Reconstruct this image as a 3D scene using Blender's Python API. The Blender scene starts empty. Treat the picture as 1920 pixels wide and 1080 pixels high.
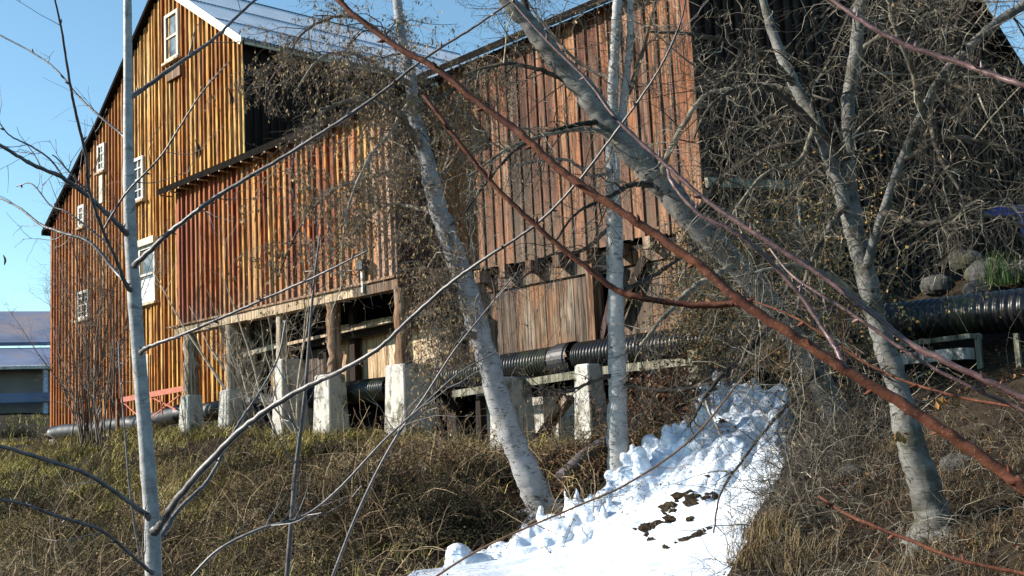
import bpy, math
import numpy as np
from mathutils import Matrix
R = np.random.default_rng(7)
sc = bpy.context.scene
COL = sc.collection

# ------------------------------------------------------------------ camera frame (eye at the origin, z up)
F = 2150.0; CX, CY = 960.0, 540.0
def nrm(v):
    v = np.asarray(v, float); return v / np.maximum(np.linalg.norm(v, axis=-1, keepdims=True), 1e-9)
v1 = nrm([-2004, 385, F])
_dx = (F*F + 385*(385-100.2)) / (2004 + 385*.05)
v2 = nrm([_dx, 385 - .05*(_dx+2004), F])
M = np.stack([-v1, v2, np.cross(-v1, v2)])
def ray(u, v): return M @ nrm([u-CX, v-CY, F])
def onY(u, v, y): r = ray(u, v); return r*(y/r[1])
def onX(u, v, x): r = ray(u, v); return r*(x/r[0])
def D(u, v, d): return M @ np.array([(u-CX)/F*d, (v-CY)/F*d, d])
def dep(P): return float((M.T @ P)[2])

# ------------------------------------------------------------------ noise
_tab = np.random.default_rng(3).random(4096)
def _h(i, j): return _tab[(i*73856093 ^ j*19349663) & 4095]
def vn(x, y):
    x = np.asarray(x, float); y = np.asarray(y, float)
    i = np.floor(x).astype(int); j = np.floor(y).astype(int)
    a = x-i; b = y-j; a = a*a*(3-2*a); b = b*b*(3-2*b)
    return (_h(i,j)*(1-a)+_h(i+1,j)*a)*(1-b) + (_h(i,j+1)*(1-a)+_h(i+1,j+1)*a)*b
def fbm(x, y, o=4):
    s = 0; a = .5
    for k in range(o):
        s = s + a*(vn(x*2**k+17*k, y*2**k-9*k)-.5); a *= .5
    return s

# ------------------------------------------------------------------ terrain
def smooth(t): t = np.clip(t, 0, 1); return t*t*(3-2*t)
def icemask(X, Y):
    xl = np.interp(Y, [3, 6.6, 8.4, 10, 11.2, 12.2, 13.6], [-7.7, -9.7, -11.4, -10.5, -9.6, -9.3, -10.2])
    xr = np.interp(Y, [3, 8.8, 9.6, 10.5, 13.6], [-5, -6.0, -6.7, -6.9, -8.7])
    return smooth((X-xl)/.5)*smooth((xr-X)/.5)*smooth((13.7-Y)/.4)
def terr(X, Y):
    X = np.asarray(X, float); Y = np.asarray(Y, float)
    r = np.interp(X, [-45,-34,-28,-25,-21,-18,-15,-12,-8,-5,0], [.75,.5,.48,.5,.25,.08,-.25,-.2,.2,.5,.9])
    yt = np.interp(X, [-40,-20,-16,-13,-11.8,-10.6,-9.5,-8,-6,-4,0], [0,3.0,4.6,6.4,7.9,9.1,9.0,8.2,6.4,5,4])
    t = np.clip((Y-yt)/(13.2-yt), 0, 1)
    h = -1.55 + (r+1.55)*(.45*smooth(t)+.55*t**.8)
    # ground behind the row of piers
    hill = smooth((X+11.6)/1.2)
    back = np.clip(Y-13.2, 0, None)
    h = h + hill*(np.interp(back, [0, 1.4, 2.6, 6, 14, 60], [0, .35, 1.5, 2.3, 2.8, 4.0]))
    h = h + (1-hill)*np.clip(-X-42, 0, 60)*.072
    h = h - .45*icemask(X, Y)
    near = smooth((Y-yt+1)/2)
    h = h + (fbm(X*.45+5, Y*.5)*.75+fbm(X*1.3, Y*1.3)*.25+fbm(X*3, Y*3)*.12)*(.15+.85*near)*(1-.8*smooth((Y-13)/1.0)*(1-hill))
    # the camera's own bank
    own = smooth((2.0-Y)/3.0)*smooth((X+12)/6)
    h = np.where(own > 0, h*(1-own)+own*(-1.5), h)
    return h
def ground(u, v, tmax=80):
    r = ray(u, v); t = np.linspace(4, tmax, 3000); P = r[None]*t[:, None]
    g = terr(P[:, 0], P[:, 1]) - P[:, 2]
    k = int(np.argmax(g > 0)); return P[k]

# ------------------------------------------------------------------ mesh builder
class MB:
    def __init__(s): s.V = []; s.Q = []; s.T = []; s.UV = []; s.n = 0; s.tq = []; s.tt = []; s.uvq = []; s.uvt=[]
    def add(s, V, Q=None, T=None, tint=None, uvq=None):
        V = np.asarray(V, float).reshape(-1, 3); s.V.append(V)
        if Q is not None and len(Q):
            Q = np.asarray(Q, int).reshape(-1, 4); s.Q.append(Q+s.n)
            s.tq.append(np.full(len(Q), R.random()) if tint is None else np.broadcast_to(tint, (len(Q),)))
            s.uvq.append(np.zeros((len(Q), 4, 2)) if uvq is None else uvq)
        if T is not None and len(T):
            T = np.asarray(T, int).reshape(-1, 3); s.T.append(T+s.n)
            s.tt.append(np.full(len(T), R.random()) if tint is None else np.broadcast_to(tint, (len(T),)))
        s.n += len(V)
    def hexa(s, c, tint=None):   # 8 corners: bottom 4 (ccw), top 4
        s.add(c, [[0,3,2,1],[4,5,6,7],[0,1,5,4],[1,2,6,5],[2,3,7,6],[3,0,4,7]], tint=tint)
    def box(s, x0, x1, y0, y1, z0, z1, tint=None):
        s.hexa([[x0,y0,z0],[x1,y0,z0],[x1,y1,z0],[x0,y1,z0],[x0,y0,z1],[x1,y0,z1],[x1,y1,z1],[x0,y1,z1]], tint)
    def beam(s, a, b, w, h, tint=None, up=(0,0,1)):
        a = np.array(a, float); b = np.array(b, float); t = nrm(b-a)
        sd = nrm(np.cross(t, up)); u = np.cross(sd, t)
        c = []
        for p in (a, b):
            c += [p-sd*w/2-u*h/2, p+sd*w/2-u*h/2, p+sd*w/2+u*h/2, p-sd*w/2+u*h/2]
        s.add(c, [[0,1,2,3],[7,6,5,4],[0,4,5,1],[1,5,6,2],[2,6,7,3],[3,7,4,0]], tint=tint)
    def tubes(s, P, Rd, k=3, tint=None, caps=False, smooth_frames=False):
        P = np.asarray(P, float); Rd = np.asarray(Rd, float)
        if P.ndim == 2: P = P[None]; Rd = Rd[None]
        N, n, _ = P.shape
        if N == 0: return
        Tg = np.empty_like(P); Tg[:, 1:-1] = P[:, 2:]-P[:, :-2]; Tg[:, 0] = P[:, 1]-P[:, 0]; Tg[:, -1] = P[:, -1]-P[:, -2]
        Tg = nrm(Tg)
        ref = nrm(np.cross(Tg[:, 0], nrm(R.normal(size=(N, 3)))))
        A = np.empty_like(P); a = ref
        for i in range(n):
            a = nrm(a - (a*Tg[:, i]).sum(-1, keepdims=True)*Tg[:, i]); A[:, i] = a
        B = np.cross(Tg, A)
        th = np.arange(k)*2*math.pi/k
        V = P[:, :, None, :] + Rd[:, :, None, None]*(np.cos(th)[None, None, :, None]*A[:, :, None, :] + np.sin(th)[None, None, :, None]*B[:, :, None, :])
        idx = np.arange(N*n*k).reshape(N, n, k)
        j2 = np.roll(np.arange(k), -1)
        Q = np.stack([idx[:, :-1, :], idx[:, :-1, j2], idx[:, 1:, j2], idx[:, 1:, :]], -1).reshape(-1, 4)
        if tint is None: tint = R.random(N)
        tq = np.repeat(np.broadcast_to(tint, (N,)), (n-1)*k)
        L = np.concatenate([np.zeros((N, 1)), np.cumsum(np.linalg.norm(P[:, 1:]-P[:, :-1], axis=-1), 1)], 1)
        uu = np.arange(k+1)/k
        uv = np.zeros((N, n-1, k, 4, 2))
        uv[..., 0, 0] = uu[:-1]; uv[..., 1, 0] = uu[1:]; uv[..., 2, 0] = uu[1:]; uv[..., 3, 0] = uu[:-1]
        uv[..., 0, 1] = L[:, :-1, None]; uv[..., 1, 1] = L[:, :-1, None]; uv[..., 2, 1] = L[:, 1:, None]; uv[..., 3, 1] = L[:, 1:, None]
        s.add(V.reshape(-1, 3), Q, tint=tq, uvq=uv.reshape(-1, 4, 2))
        if caps:
            for q in range(N):
                for e, rv in ((0, True), (n-1, False)):
                    c = [tuple(V[q, e, j]) for j in range(k)]
                    base = np.vstack([V[q, e], P[q, e][None]])
                    tri = [[j, (j+1) % k, k] if not rv else [(j+1) % k, j, k] for j in range(k)]
                    s.add(base, T=tri, tint=.5)
    def build(s, name, mat, parent=None, smooth=False, origin=None):
        V = np.vstack(s.V); org = np.zeros(3)
        if parent is not None: org = np.array(parent.matrix_world.translation if parent.parent is None else WL[parent.name])
        elif origin is not None: org = np.array(origin, float)
        nq = sum(len(q) for q in s.Q); nt = sum(len(t) for t in s.T)
        me = bpy.data.meshes.new(name)
        me.vertices.add(len(V)); me.vertices.foreach_set('co', (V-org).astype(np.float32).ravel())
        loops = np.concatenate([np.vstack(s.Q).ravel() if nq else np.zeros(0, int), np.vstack(s.T).ravel() if nt else np.zeros(0, int)])
        me.loops.add(len(loops)); me.loops.foreach_set('vertex_index', loops.astype(np.int32))
        me.polygons.add(nq+nt)
        me.polygons.foreach_set('loop_start', np.concatenate([np.arange(nq)*4, nq*4+np.arange(nt)*3]).astype(np.int32))
        me.polygons.foreach_set('loop_total', np.concatenate([np.full(nq, 4), np.full(nt, 3)]).astype(np.int32))
        tint = np.concatenate(s.tq+s.tt) if (s.tq or s.tt) else np.zeros(0)
        at = me.attributes.new('tint', 'FLOAT', 'FACE'); at.data.foreach_set('value', tint.astype(np.float32))
        if nq:
            ul = me.uv_layers.new(name='uv'); uv = np.zeros((len(loops), 2)); uv[:nq*4] = np.concatenate(s.uvq).reshape(-1, 2)
            ul.data.foreach_set('uv', uv.astype(np.float32).ravel())
        me.update(calc_edges=True); me.validate()
        me.polygons.foreach_set('use_smooth', np.full(len(me.polygons), bool(smooth)))
        me.materials.append(mat)
        o = bpy.data.objects.new(name, me); COL.objects.link(o)
        if parent is not None:
            o.parent = parent
        else: o.location = org
        WL[o.name] = tuple(org)
        return o
WL = {}
def tag(o, label=None, cat=None, group=None, kind=None):
    if label: o['label'] = label
    if cat: o['category'] = cat
    if group: o['group'] = group
    if kind: o['kind'] = kind
    return o
def thing(name, loc, label, cat, group=None, kind=None):
    o = bpy.data.objects.new(name, None); COL.objects.link(o); o.location = [float(c) for c in loc]; o.empty_display_size = .3
    o.matrix_world = Matrix.Translation([float(c) for c in loc]); WL[o.name] = tuple(float(c) for c in loc)
    return tag(o, label, cat, group, kind)

# ------------------------------------------------------------------ materials
def newmat(name, rough=.8, spec=.3):
    m = bpy.data.materials.new(name); m.use_nodes = True; nt = m.node_tree
    b = nt.nodes['Principled BSDF']; b.inputs['Roughness'].default_value = rough
    b.inputs['Specular IOR Level'].default_value = spec
    return m, nt, b
class NT:
    def __init__(s, nt): s.nt = nt
    def n(s, t, **kw):
        x = s.nt.nodes.new(t)
        for k, v in kw.items():
            if k.startswith('i_'):
                key = k[2:]; key = int(key) if key.isdigit() else key.replace('_', ' ')
                x.inputs[key].default_value = v
            else: setattr(x, k, v)
        return x
    def l(s, a, b): s.nt.links.new(a, b)
    def pos(s, scale=(1,1,1)):
        g = s.n('ShaderNodeNewGeometry'); m = s.n('ShaderNodeMapping'); m.inputs['Scale'].default_value = scale
        s.l(g.outputs['Position'], m.inputs['Vector']); return m.outputs['Vector']
    def uv(s, scale=(1,1,1)):
        g = s.n('ShaderNodeUVMap'); m = s.n('ShaderNodeMapping'); m.inputs['Scale'].default_value = scale
        s.l(g.outputs['UV'], m.inputs['Vector']); return m.outputs['Vector']
    def noise(s, vec, scale, detail=4, rough=.6, dist=0):
        x = s.n('ShaderNodeTexNoise'); x.inputs['Scale'].default_value = scale; x.inputs['Detail'].default_value = detail
        x.inputs['Roughness'].default_value = rough; x.inputs['Distortion'].default_value = dist
        s.l(vec, x.inputs['Vector']); return x.outputs['Fac']
    def ramp(s, fac, stops, interp='LINEAR'):
        x = s.n('ShaderNodeValToRGB'); cr = x.color_ramp; cr.interpolation = interp
        while len(cr.elements) < len(stops): cr.elements.new(.5)
        for e, (p, c) in zip(cr.elements, stops):
            e.position = p; e.color = tuple(c)+(1,) if len(c) == 3 else c
        s.l(fac, x.inputs['Fac']); return x.outputs['Color']
    def mix(s, fac, a, b, mode='MIX'):
        x = s.n('ShaderNodeMix', data_type='RGBA', blend_type=mode)
        for sock, v in ((x.inputs[0], fac), (x.inputs[6], a), (x.inputs[7], b)):
            if isinstance(v, (int, float)): sock.default_value = v
            elif isinstance(v, tuple): sock.default_value = v+(1,) if len(v) == 3 else v
            else: s.l(v, sock)
        return x.outputs[2]
    def mth(s, op, a, b=0.0, clamp=False):
        x = s.n('ShaderNodeMath', operation=op, use_clamp=clamp)
        for sock, v in ((x.inputs[0], a), (x.inputs[1], b)):
            if isinstance(v, (int, float)): sock.default_value = v
            else: s.l(v, sock)
        return x.outputs[0]
    def attr(s, name='tint'):
        return s.n('ShaderNodeAttribute', attribute_name=name).outputs['Fac']
    def mr(s, v, a, b, c=0., d=1.):
        x = s.n('ShaderNodeMapRange'); s.l(v, x.inputs[0])
        for i, q in enumerate((a, b, c, d)): x.inputs[i+1].default_value = q
        return x.outputs[0]
    def bump(s, h, b, strength=.5, dist=.02):
        x = s.n('ShaderNodeBump'); x.inputs['Strength'].default_value = strength; x.inputs['Distance'].default_value = dist
        s.l(h, x.inputs['Height']); s.l(x.outputs['Normal'], b.inputs['Normal'])

def wood(name, stops, grey=(.30,.27,.23), grey_amt=.5, dark=(.05,.022,.012), z_grey=None, patch=1.0, rough=.75, pscale=.35, x_fade=None, x_fade2=None):
    m, nt, b = newmat(name, rough, .15); g = NT(nt)
    t = g.attr()
    big = g.noise(g.pos((pscale, pscale, pscale*.6)), 1.0, 3)
    tt = g.mth('ADD', g.mth('MULTIPLY', t, .75), g.mth('MULTIPLY', g.mth('SUBTRACT', big, .5), 1.5*patch))
    # vertical grain streaks and weathering that differ per board
    add = g.n('ShaderNodeVectorMath', operation='ADD'); cmb = g.n('ShaderNodeCombineXYZ'); g.l(g.mth('MULTIPLY', t, 37.), cmb.inputs[2])
    g.l(g.pos((1,1,1)), add.inputs[0]); g.l(cmb.outputs[0], add.inputs[1])
    mp = g.n('ShaderNodeMapping'); mp.inputs['Scale'].default_value = (26, 26, 1.3); g.l(add.outputs[0], mp.inputs[0])
    st = g.noise(mp.outputs[0], 1.0, 5, .7, .6)
    mp2 = g.n('ShaderNodeMapping'); mp2.inputs['Scale'].default_value = (9, 9, .55); g.l(add.outputs[0], mp2.inputs[0])
    st2 = g.noise(mp2.outputs[0], 1.0, 4, .6, .3)
    tt = g.mth('ADD', tt, g.mth('MULTIPLY', g.mth('SUBTRACT', st2, .5), .9)); tt = g.mth('ADD', tt, .15, True); c = g.ramp(tt, stops)
    c = g.mix(g.mr(st, .38, .60), c, dark)
    ga = g.mth('MULTIPLY', g.mr(st2, .5, .68), grey_amt, True)
    if z_grey:
        sep = g.n('ShaderNodeSeparateXYZ'); gp = g.n('ShaderNodeNewGeometry'); g.l(gp.outputs['Position'], sep.inputs[0])
        zz = g.mth('ADD', sep.outputs[2], g.mth('MULTIPLY', g.mth('SUBTRACT', st2, .5), 2.2))
        ga = g.mth('MAXIMUM', ga, g.mr(zz, z_grey[1], z_grey[0], 0, z_grey[2]))
    c = g.mix(ga, c, grey)
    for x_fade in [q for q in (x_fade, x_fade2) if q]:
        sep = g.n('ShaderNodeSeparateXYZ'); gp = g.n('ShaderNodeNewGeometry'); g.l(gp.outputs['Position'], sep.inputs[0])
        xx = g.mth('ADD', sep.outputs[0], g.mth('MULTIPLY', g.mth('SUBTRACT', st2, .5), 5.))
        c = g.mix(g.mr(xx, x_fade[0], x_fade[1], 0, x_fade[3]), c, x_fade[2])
    # knots
    vo = g.n('ShaderNodeTexVoronoi'); vo.inputs['Scale'].default_value = 1.0
    mp3 = g.n('ShaderNodeMapping'); mp3.inputs['Scale'].default_value = (5, 5, 1.6); g.l(add.outputs[0], mp3.inputs[0]); g.l(mp3.outputs[0], vo.inputs['Vector'])
    c = g.mix(g.mr(vo.outputs['Distance'], .14, .07, 0, .8), c, dark)
    g.l(c, b.inputs['Base Color'])
    g.bump(g.mth('ADD', st, g.mth('MULTIPLY', st2, .5)), b, .5, .012)
    return m

def tinted(name, stops, rough=.85, ns=8., namt=.5, spec=.2, bump=0, patch=None, trans=False):
    """colour per blade / twig / leaf through the tint attribute, varied by position"""
    m, nt, b = newmat(name, rough, spec); g = NT(nt)
    t = g.attr(); nz = g.noise(g.pos(), ns, 3)
    tt = g.mth('ADD', g.mth('MULTIPLY', t, 1-namt*.5), g.mth('MULTIPLY', g.mth('SUBTRACT', nz, .5), namt*2), True)
    if patch:
        pz = g.noise(g.pos(), patch[0], 2)
        tt = g.mth('ADD', tt, g.mth('MULTIPLY', g.mth('SUBTRACT', pz, .5), patch[1]), True)
    g.l(g.ramp(tt, stops), b.inputs['Base Color'])
    if bump: g.bump(nz, b, bump, .01)
    return m

def bark_birch(name, base=(.52,.50,.47), dark=(.05,.045,.04), moss=None, marks=.5, scale=1.0):
    m, nt, b = newmat(name, .7, .25); g = NT(nt)
    # seam-free coordinates: world position, marks stretched round the stem
    p = g.pos((7*scale, 7*scale, 42*scale))
    n1 = g.noise(p, 1.0, 4, .6, .2)
    n2 = g.noise(g.pos((3, 3, 3)), 1.3, 5, .65)
    c = g.ramp(n2, [(.3, tuple(x*.62 for x in base)), (.5, base), (.72, tuple(min(.85, x*1.3) for x in base))])
    c = g.mix(g.mr(n1, .60, .66, 0, marks), c, dark)
    n3 = g.noise(g.pos((5, 5, 9)), 1.4, 5, .7, 1.2)
    c = g.mix(g.mr(n3, .585, .635), c, dark)
    if moss:
        n4 = g.noise(g.pos(), 4.0, 5, .7)
        c = g.mix(g.mr(n4, .5, .62, 0, .8), c, moss)
    g.l(c, b.inputs['Base Color']); g.bump(g.mth('ADD', n1, n2), b, .6, .01)
    return m

def bark_young(name, c1, c2, lent=(.45,.4,.35), rough=.45, spec=.5):
    m, nt, b = newmat(name, rough, spec); g = NT(nt)
    n2 = g.noise(g.pos((1,1,1)), 30., 4, .6)
    n3 = g.noise(g.pos((1,1,1)), 14., 4, .65)
    c = g.mix(g.mr(n3, .35, .65), c1, c2); c = g.mix(g.mr(n2, .45, .75, 0, .6), c, tuple(x*.4 for x in c1))
    vo = g.n('ShaderNodeTexVoronoi'); vo.inputs['Scale'].default_value = 170.; g.l(g.pos(), vo.inputs['Vector'])
    c = g.mix(g.mr(vo.outputs['Distance'], .24, .12, 0, .45), c, lent)
    n5 = g.noise(g.pos((2,2,60)), 1., 4, .6); c = g.mix(g.mr(n5, .55, .68, 0, .55), c, tuple(x*.45 for x in c1)); n6 = g.noise(g.pos((16,16,26)), 1., 5, .7, .8); c = g.mix(g.mr(n6, .56, .64, 0, .7), c, tuple(x*.3 for x in c1))
    g.l(c, b.inputs['Base Color']); g.bump(n2, b, .8, .003)
    return m

def plain(name, col, rough=.7, ns=6., amt=.35, spec=.3, metallic=0, bump=.0, dirt=None):
    m, nt, b = newmat(name, rough, spec); g = NT(nt)
    nz = g.noise(g.pos(), ns, 5, .65)
    c = g.ramp(nz, [(.3, tuple(x*(1-amt) for x in col)), (.7, tuple(min(1, x*(1+amt)) for x in col))])
    if dirt:
        n2 = g.noise(g.pos((1,1,.5)), dirt[1], 5, .7)
        c = g.mix(g.mr(n2, .5, .62), c, dirt[0])
    g.l(c, b.inputs['Base Color']); b.inputs['Metallic'].default_value = metallic
    if bump: g.bump(nz, b, bump, .02)
    return m

YEL = [(0, (.18,.05,.012)), (.2, (.42,.15,.028)), (.45, (.64,.29,.055)), (.7, (.74,.44,.12)), (1, (.80,.56,.23))]
ORG = [(0, (.13,.028,.012)), (.2, (.30,.06,.018)), (.42, (.52,.14,.028)), (.65, (.70,.24,.042)), (.85, (.74,.38,.09)), (1, (.80,.50,.18))]
BRN = [(0, (.02,.011,.008)), (.25, (.085,.026,.013)), (.5, (.16,.050,.024)), (.75, (.27,.092,.036)), (1, (.42,.19,.085))]
GRY = [(0, (.05,.035,.027)), (.3, (.11,.08,.06)), (.5, (.16,.115,.085)), (.62, (.25,.115,.05)), (.8, (.22,.14,.085)), (1, (.30,.235,.17))]
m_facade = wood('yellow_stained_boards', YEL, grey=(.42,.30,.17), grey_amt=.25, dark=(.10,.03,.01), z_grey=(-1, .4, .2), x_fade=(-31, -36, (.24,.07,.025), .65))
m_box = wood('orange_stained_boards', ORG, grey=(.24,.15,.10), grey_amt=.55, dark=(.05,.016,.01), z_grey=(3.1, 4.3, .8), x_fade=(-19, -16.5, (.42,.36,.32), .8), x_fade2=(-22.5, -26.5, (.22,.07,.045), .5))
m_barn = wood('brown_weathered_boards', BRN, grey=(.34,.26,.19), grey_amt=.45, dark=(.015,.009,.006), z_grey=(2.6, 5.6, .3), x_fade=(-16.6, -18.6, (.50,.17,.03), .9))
m_shade_dark = wood('shade_darkened_boards', [(0,(.012,.007,.005)),(1,(.036,.018,.012))], grey=(.03,.027,.024), grey_amt=.3, dark=(.01,.006,.004))  # shade of unlit walls and interiors is put into this board colour
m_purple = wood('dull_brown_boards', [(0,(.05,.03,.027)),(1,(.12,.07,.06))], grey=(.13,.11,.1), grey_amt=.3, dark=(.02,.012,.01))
m_plank = wood('raw_weathered_planks', GRY, grey=(.19,.165,.145), grey_amt=.5, dark=(.025,.017,.012), patch=1.3, pscale=.6)
m_plank2 = wood('pale_raw_planks', [(0,(.34,.22,.12)),(.5,(.60,.46,.29)),(1,(.78,.66,.48))], grey=(.6,.52,.42), grey_amt=.4, dark=(.2,.12,.06))
m_beam = wood('pale_beam', [(0,(.42,.32,.2)),(1,(.72,.62,.46))], grey=(.3,.2,.15), grey_amt=.5, dark=(.15,.09,.05))
m_log = wood('peeling_log', [(0,(.12,.06,.03)),(1,(.34,.2,.11))], grey=(.4,.33,.27), grey_amt=.7, dark=(.05,.025,.015))
m_paleposts = wood('pale_peeled_log', [(0,(.34,.25,.17)),(1,(.62,.52,.40))], grey=(.25,.19,.14), grey_amt=.6, dark=(.1,.06,.04))
m_oldwood = wood('grey_green_timber', [(0,(.16,.15,.11)),(1,(.34,.33,.25))], grey=(.42,.42,.36), grey_amt=.4, dark=(.05,.05,.035))
m_black = plain('black_eave_wood', (.012,.010,.009), 1.0, 6, .4, .02)
m_conc = plain('concrete', (.42,.405,.37), .9, 5, .25, .2, bump=.3, dirt=((.13,.12,.09), 4.5))
m_conc_dark = plain('dark_grey_concrete', (.16,.16,.17), .9, 3, .4, .2, bump=.3)  # darker, slightly bluer grey than the pier concrete
m_white = plain('chipped_cream_paint', (.55,.50,.38), .6, 12, .12, .3, dirt=((.42,.36,.27), 6))
m_whiteb = plain('white_window_paint', (.52,.52,.50), .6, 12, .25, dirt=((.3,.27,.22), 5))
m_red = plain('red_oxide_rail', (.36,.11,.07), .7, 10, .3)
m_blue = plain('blue_plastic', (.02,.035,.17), .7, 3, .2, .5)
m_rock = plain('grey_rock', (.06,.058,.057), .9, 4, .5, .2, bump=.6, dirt=((.06,.065,.035), 3))
m_metalroof, nt_, b_ = newmat('galvanised_roof', .5, .5); g_ = NT(nt_)
b_.inputs['Metallic'].default_value = .35
g_.l(g_.ramp(g_.noise(g_.pos((.4,.4,.4)), 3, 5), [(.3, (.62,.65,.70)), (.7, (.82,.84,.86))]), b_.inputs['Base Color'])
m_farroof = plain('far_blue_grey_roof', (.14,.17,.26), .8, .25, .3, .2, dirt=((.22,.19,.21), .12))
m_farwall = plain('far_slate_wall', (.21,.19,.18), .8, .3, .3)
m_glass, nt_, b_ = newmat('window_glass', .12, .5); g_ = NT(nt_)
g_.l(g_.ramp(g_.noise(g_.pos(), 2.5, 2), [(.4, (.045,.05,.055)), (.7, (.20,.21,.21))]), b_.inputs['Base Color'])
m_pipe = plain('black_corrugated_plastic', (.010,.010,.012), .33, 8, .4, .45, dirt=((.03,.034,.018), 1.6))
m_pipes = plain('black_smooth_plastic', (.013,.013,.017), .5, 6, .4, .4)
# ------------------------------------------------------------------ board walls
def boards(mb, P0, du, nn, s0, s1, zb, zt, pitch=.24, bat=.055, batd=.062, th=.03, batten=True, jag=.03):
    """vertical boards along direction du from P0 (x, y); outward normal nn; zb(s), zt(s) lower and upper ends"""
    du = np.array(du, float); nn = np.array(nn, float); P0 = np.array(P0, float)
    def slab(a, b, d0, d1, ja, tint):
        c = []
        for z0 in (0, 1):
            for (s, d) in ((a, d1), (b, d1), (b, d0), (a, d0)):
                xy = P0 + du*s + nn*d
                z = (zb(s) - ja) if z0 == 0 else zt(s)
                c.append([xy[0], xy[1], z])
        mb.hexa(c, tint)
    s = s0
    while s < s1-.02:
        w = min(pitch*(1+.12*R.normal()), s1-s); w = max(w, min(.1, s1-s)); e = s+w
        slab(s+.008, e-.008, -th + .006*R.random(), .004*R.random(), jag*R.random(), R.random())
        if batten and s > s0+.01:
            o = .012*R.normal(); slab(s-bat/2+o, s+bat/2+o, .006, batd*(.8+.4*R.random()), jag*R.random(), R.random()*.95)
        s = e
ic = lambda c: (lambda s: c)
GX = (1., 0.); GN = (0., -1.)
# ---- gable barn (left)
Yf = 14.7; xL, xR, xRidge = -38.6, -25.6, -30.0; zE, zRidge, zLe = 10.72, 13.65, 7.75
def roofz(x): return np.interp(x, [xL, -34.2, xRidge, xR], [zLe, 10.55, zRidge, zE])
barn = thing('gable_barn', (-32, Yf, 1.0), 'tall gabled barn clad in golden yellow vertical boards with small windows', 'barn')
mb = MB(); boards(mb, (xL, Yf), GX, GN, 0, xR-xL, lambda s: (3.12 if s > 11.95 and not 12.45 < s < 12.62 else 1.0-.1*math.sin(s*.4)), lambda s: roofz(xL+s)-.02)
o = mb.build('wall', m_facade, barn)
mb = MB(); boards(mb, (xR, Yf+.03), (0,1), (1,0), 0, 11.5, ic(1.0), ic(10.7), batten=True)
o = mb.build('side_wall', m_shade_dark, barn); o['label'] = 'shaded nearly black side wall of the golden barn'
# inner dark backing so nothing shines through
mb = MB(); mb.box(xL+.1, xR-.1, Yf+.05, Yf+.1, 3.3, 7.6); mb.box(xL+.1, -26.8, Yf+.05, Yf+.1, 1.2, 3.295); mb.build('wall_backing', m_shade_dark, barn)
# corrugated roof: two slopes
def corr_roof(mb, x0, z0, x1, z1, y0, y1, per=.11, amp=.018, up=1):
    n = int((y1-y0)/per*6); ys = np.linspace(y0, y1, n); dz = amp*np.sin(ys*2*math.pi/per)
    for t in ((0, .06),):
        V = np.concatenate([np.stack([np.full(n, x0), ys, z0+dz], 1), np.stack([np.full(n, x1), ys, z1+dz], 1)])
    Q = [[i, i+1, n+i+1, n+i] for i in range(n-1)]
    mb.add(V, Q, tint=.5)
    V2 = V.copy(); V2[:, 2] -= .05; mb.add(V2, [q[::-1] for q in Q], tint=.5)
    mb.add([[x0,y0,z0+amp],[x1,y0,z1+amp],[x1,y0,z1-.12],[x0,y0,z0-.12]], [[0,1,2,3]], tint=.5)
mb = MB(); corr_roof(mb, xRidge, zRidge+.12, xR+.35, zE-.12, Yf-.25, 26.2)
rf = mb.build('roof', m_metalroof, barn); rf['label'] = 'pale galvanised corrugated roof slope'
mb = MB()
for a, b_2 in ((xL-.25, -34.2), (-34.2, xRidge)):
    za, zb_ = (zLe-.1 if a < -38 else 10.55), (10.55 if b_2 < -34 else zRidge)
    mb.hexa([[a,Yf-.22,za+.02],[b_2,Yf-.22,zb_+.02],[b_2,26,zb_+.02],[a,26,za+.02],[a,Yf-.22,za+.16],[b_2,Yf-.22,zb_+.16],[b_2,26,zb_+.16],[a,26,za+.16]])
mb.build('roof', m_black, barn)['label'] = 'dark thin roof slope running down to the left'
mb = MB()
for tq in (.36, .70):
    xa_, xb_ = xRidge+(xR+.35-xRidge)*tq, xRidge+(xR+.35-xRidge)*(tq+.006); za_ = zRidge+.12+(zE-.12-zRidge-.12)*tq; mb.hexa([[xa_,Yf-.2,za_-.02],[xb_,Yf-.2,za_-.04],[xb_,26.1,za_-.04],[xa_,26.1,za_-.02],[xa_,Yf-.2,za_+.03],[xb_,Yf-.2,za_+.02],[xb_,26.1,za_+.02],[xa_,26.1,za_+.03]])
mb.build('roof_seam', m_farroof, barn)
mb = MB(); mb.beam([xRidge, Yf-.2, zRidge-.02], [xR+.3, Yf-.2, zE-.2], .06, .2); mb.beam([xR+.28, Yf-.1, zE-.2], [xR+.28, 26, zE-.2], .05, .12)
mb.build('rake_board', m_white, barn)
mb = MB(); mb.box(xL+.2, xR-.1, 26, 26.1, 1.2, 7.6); mb.build('rear_wall', m_shade_dark, barn)

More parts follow.
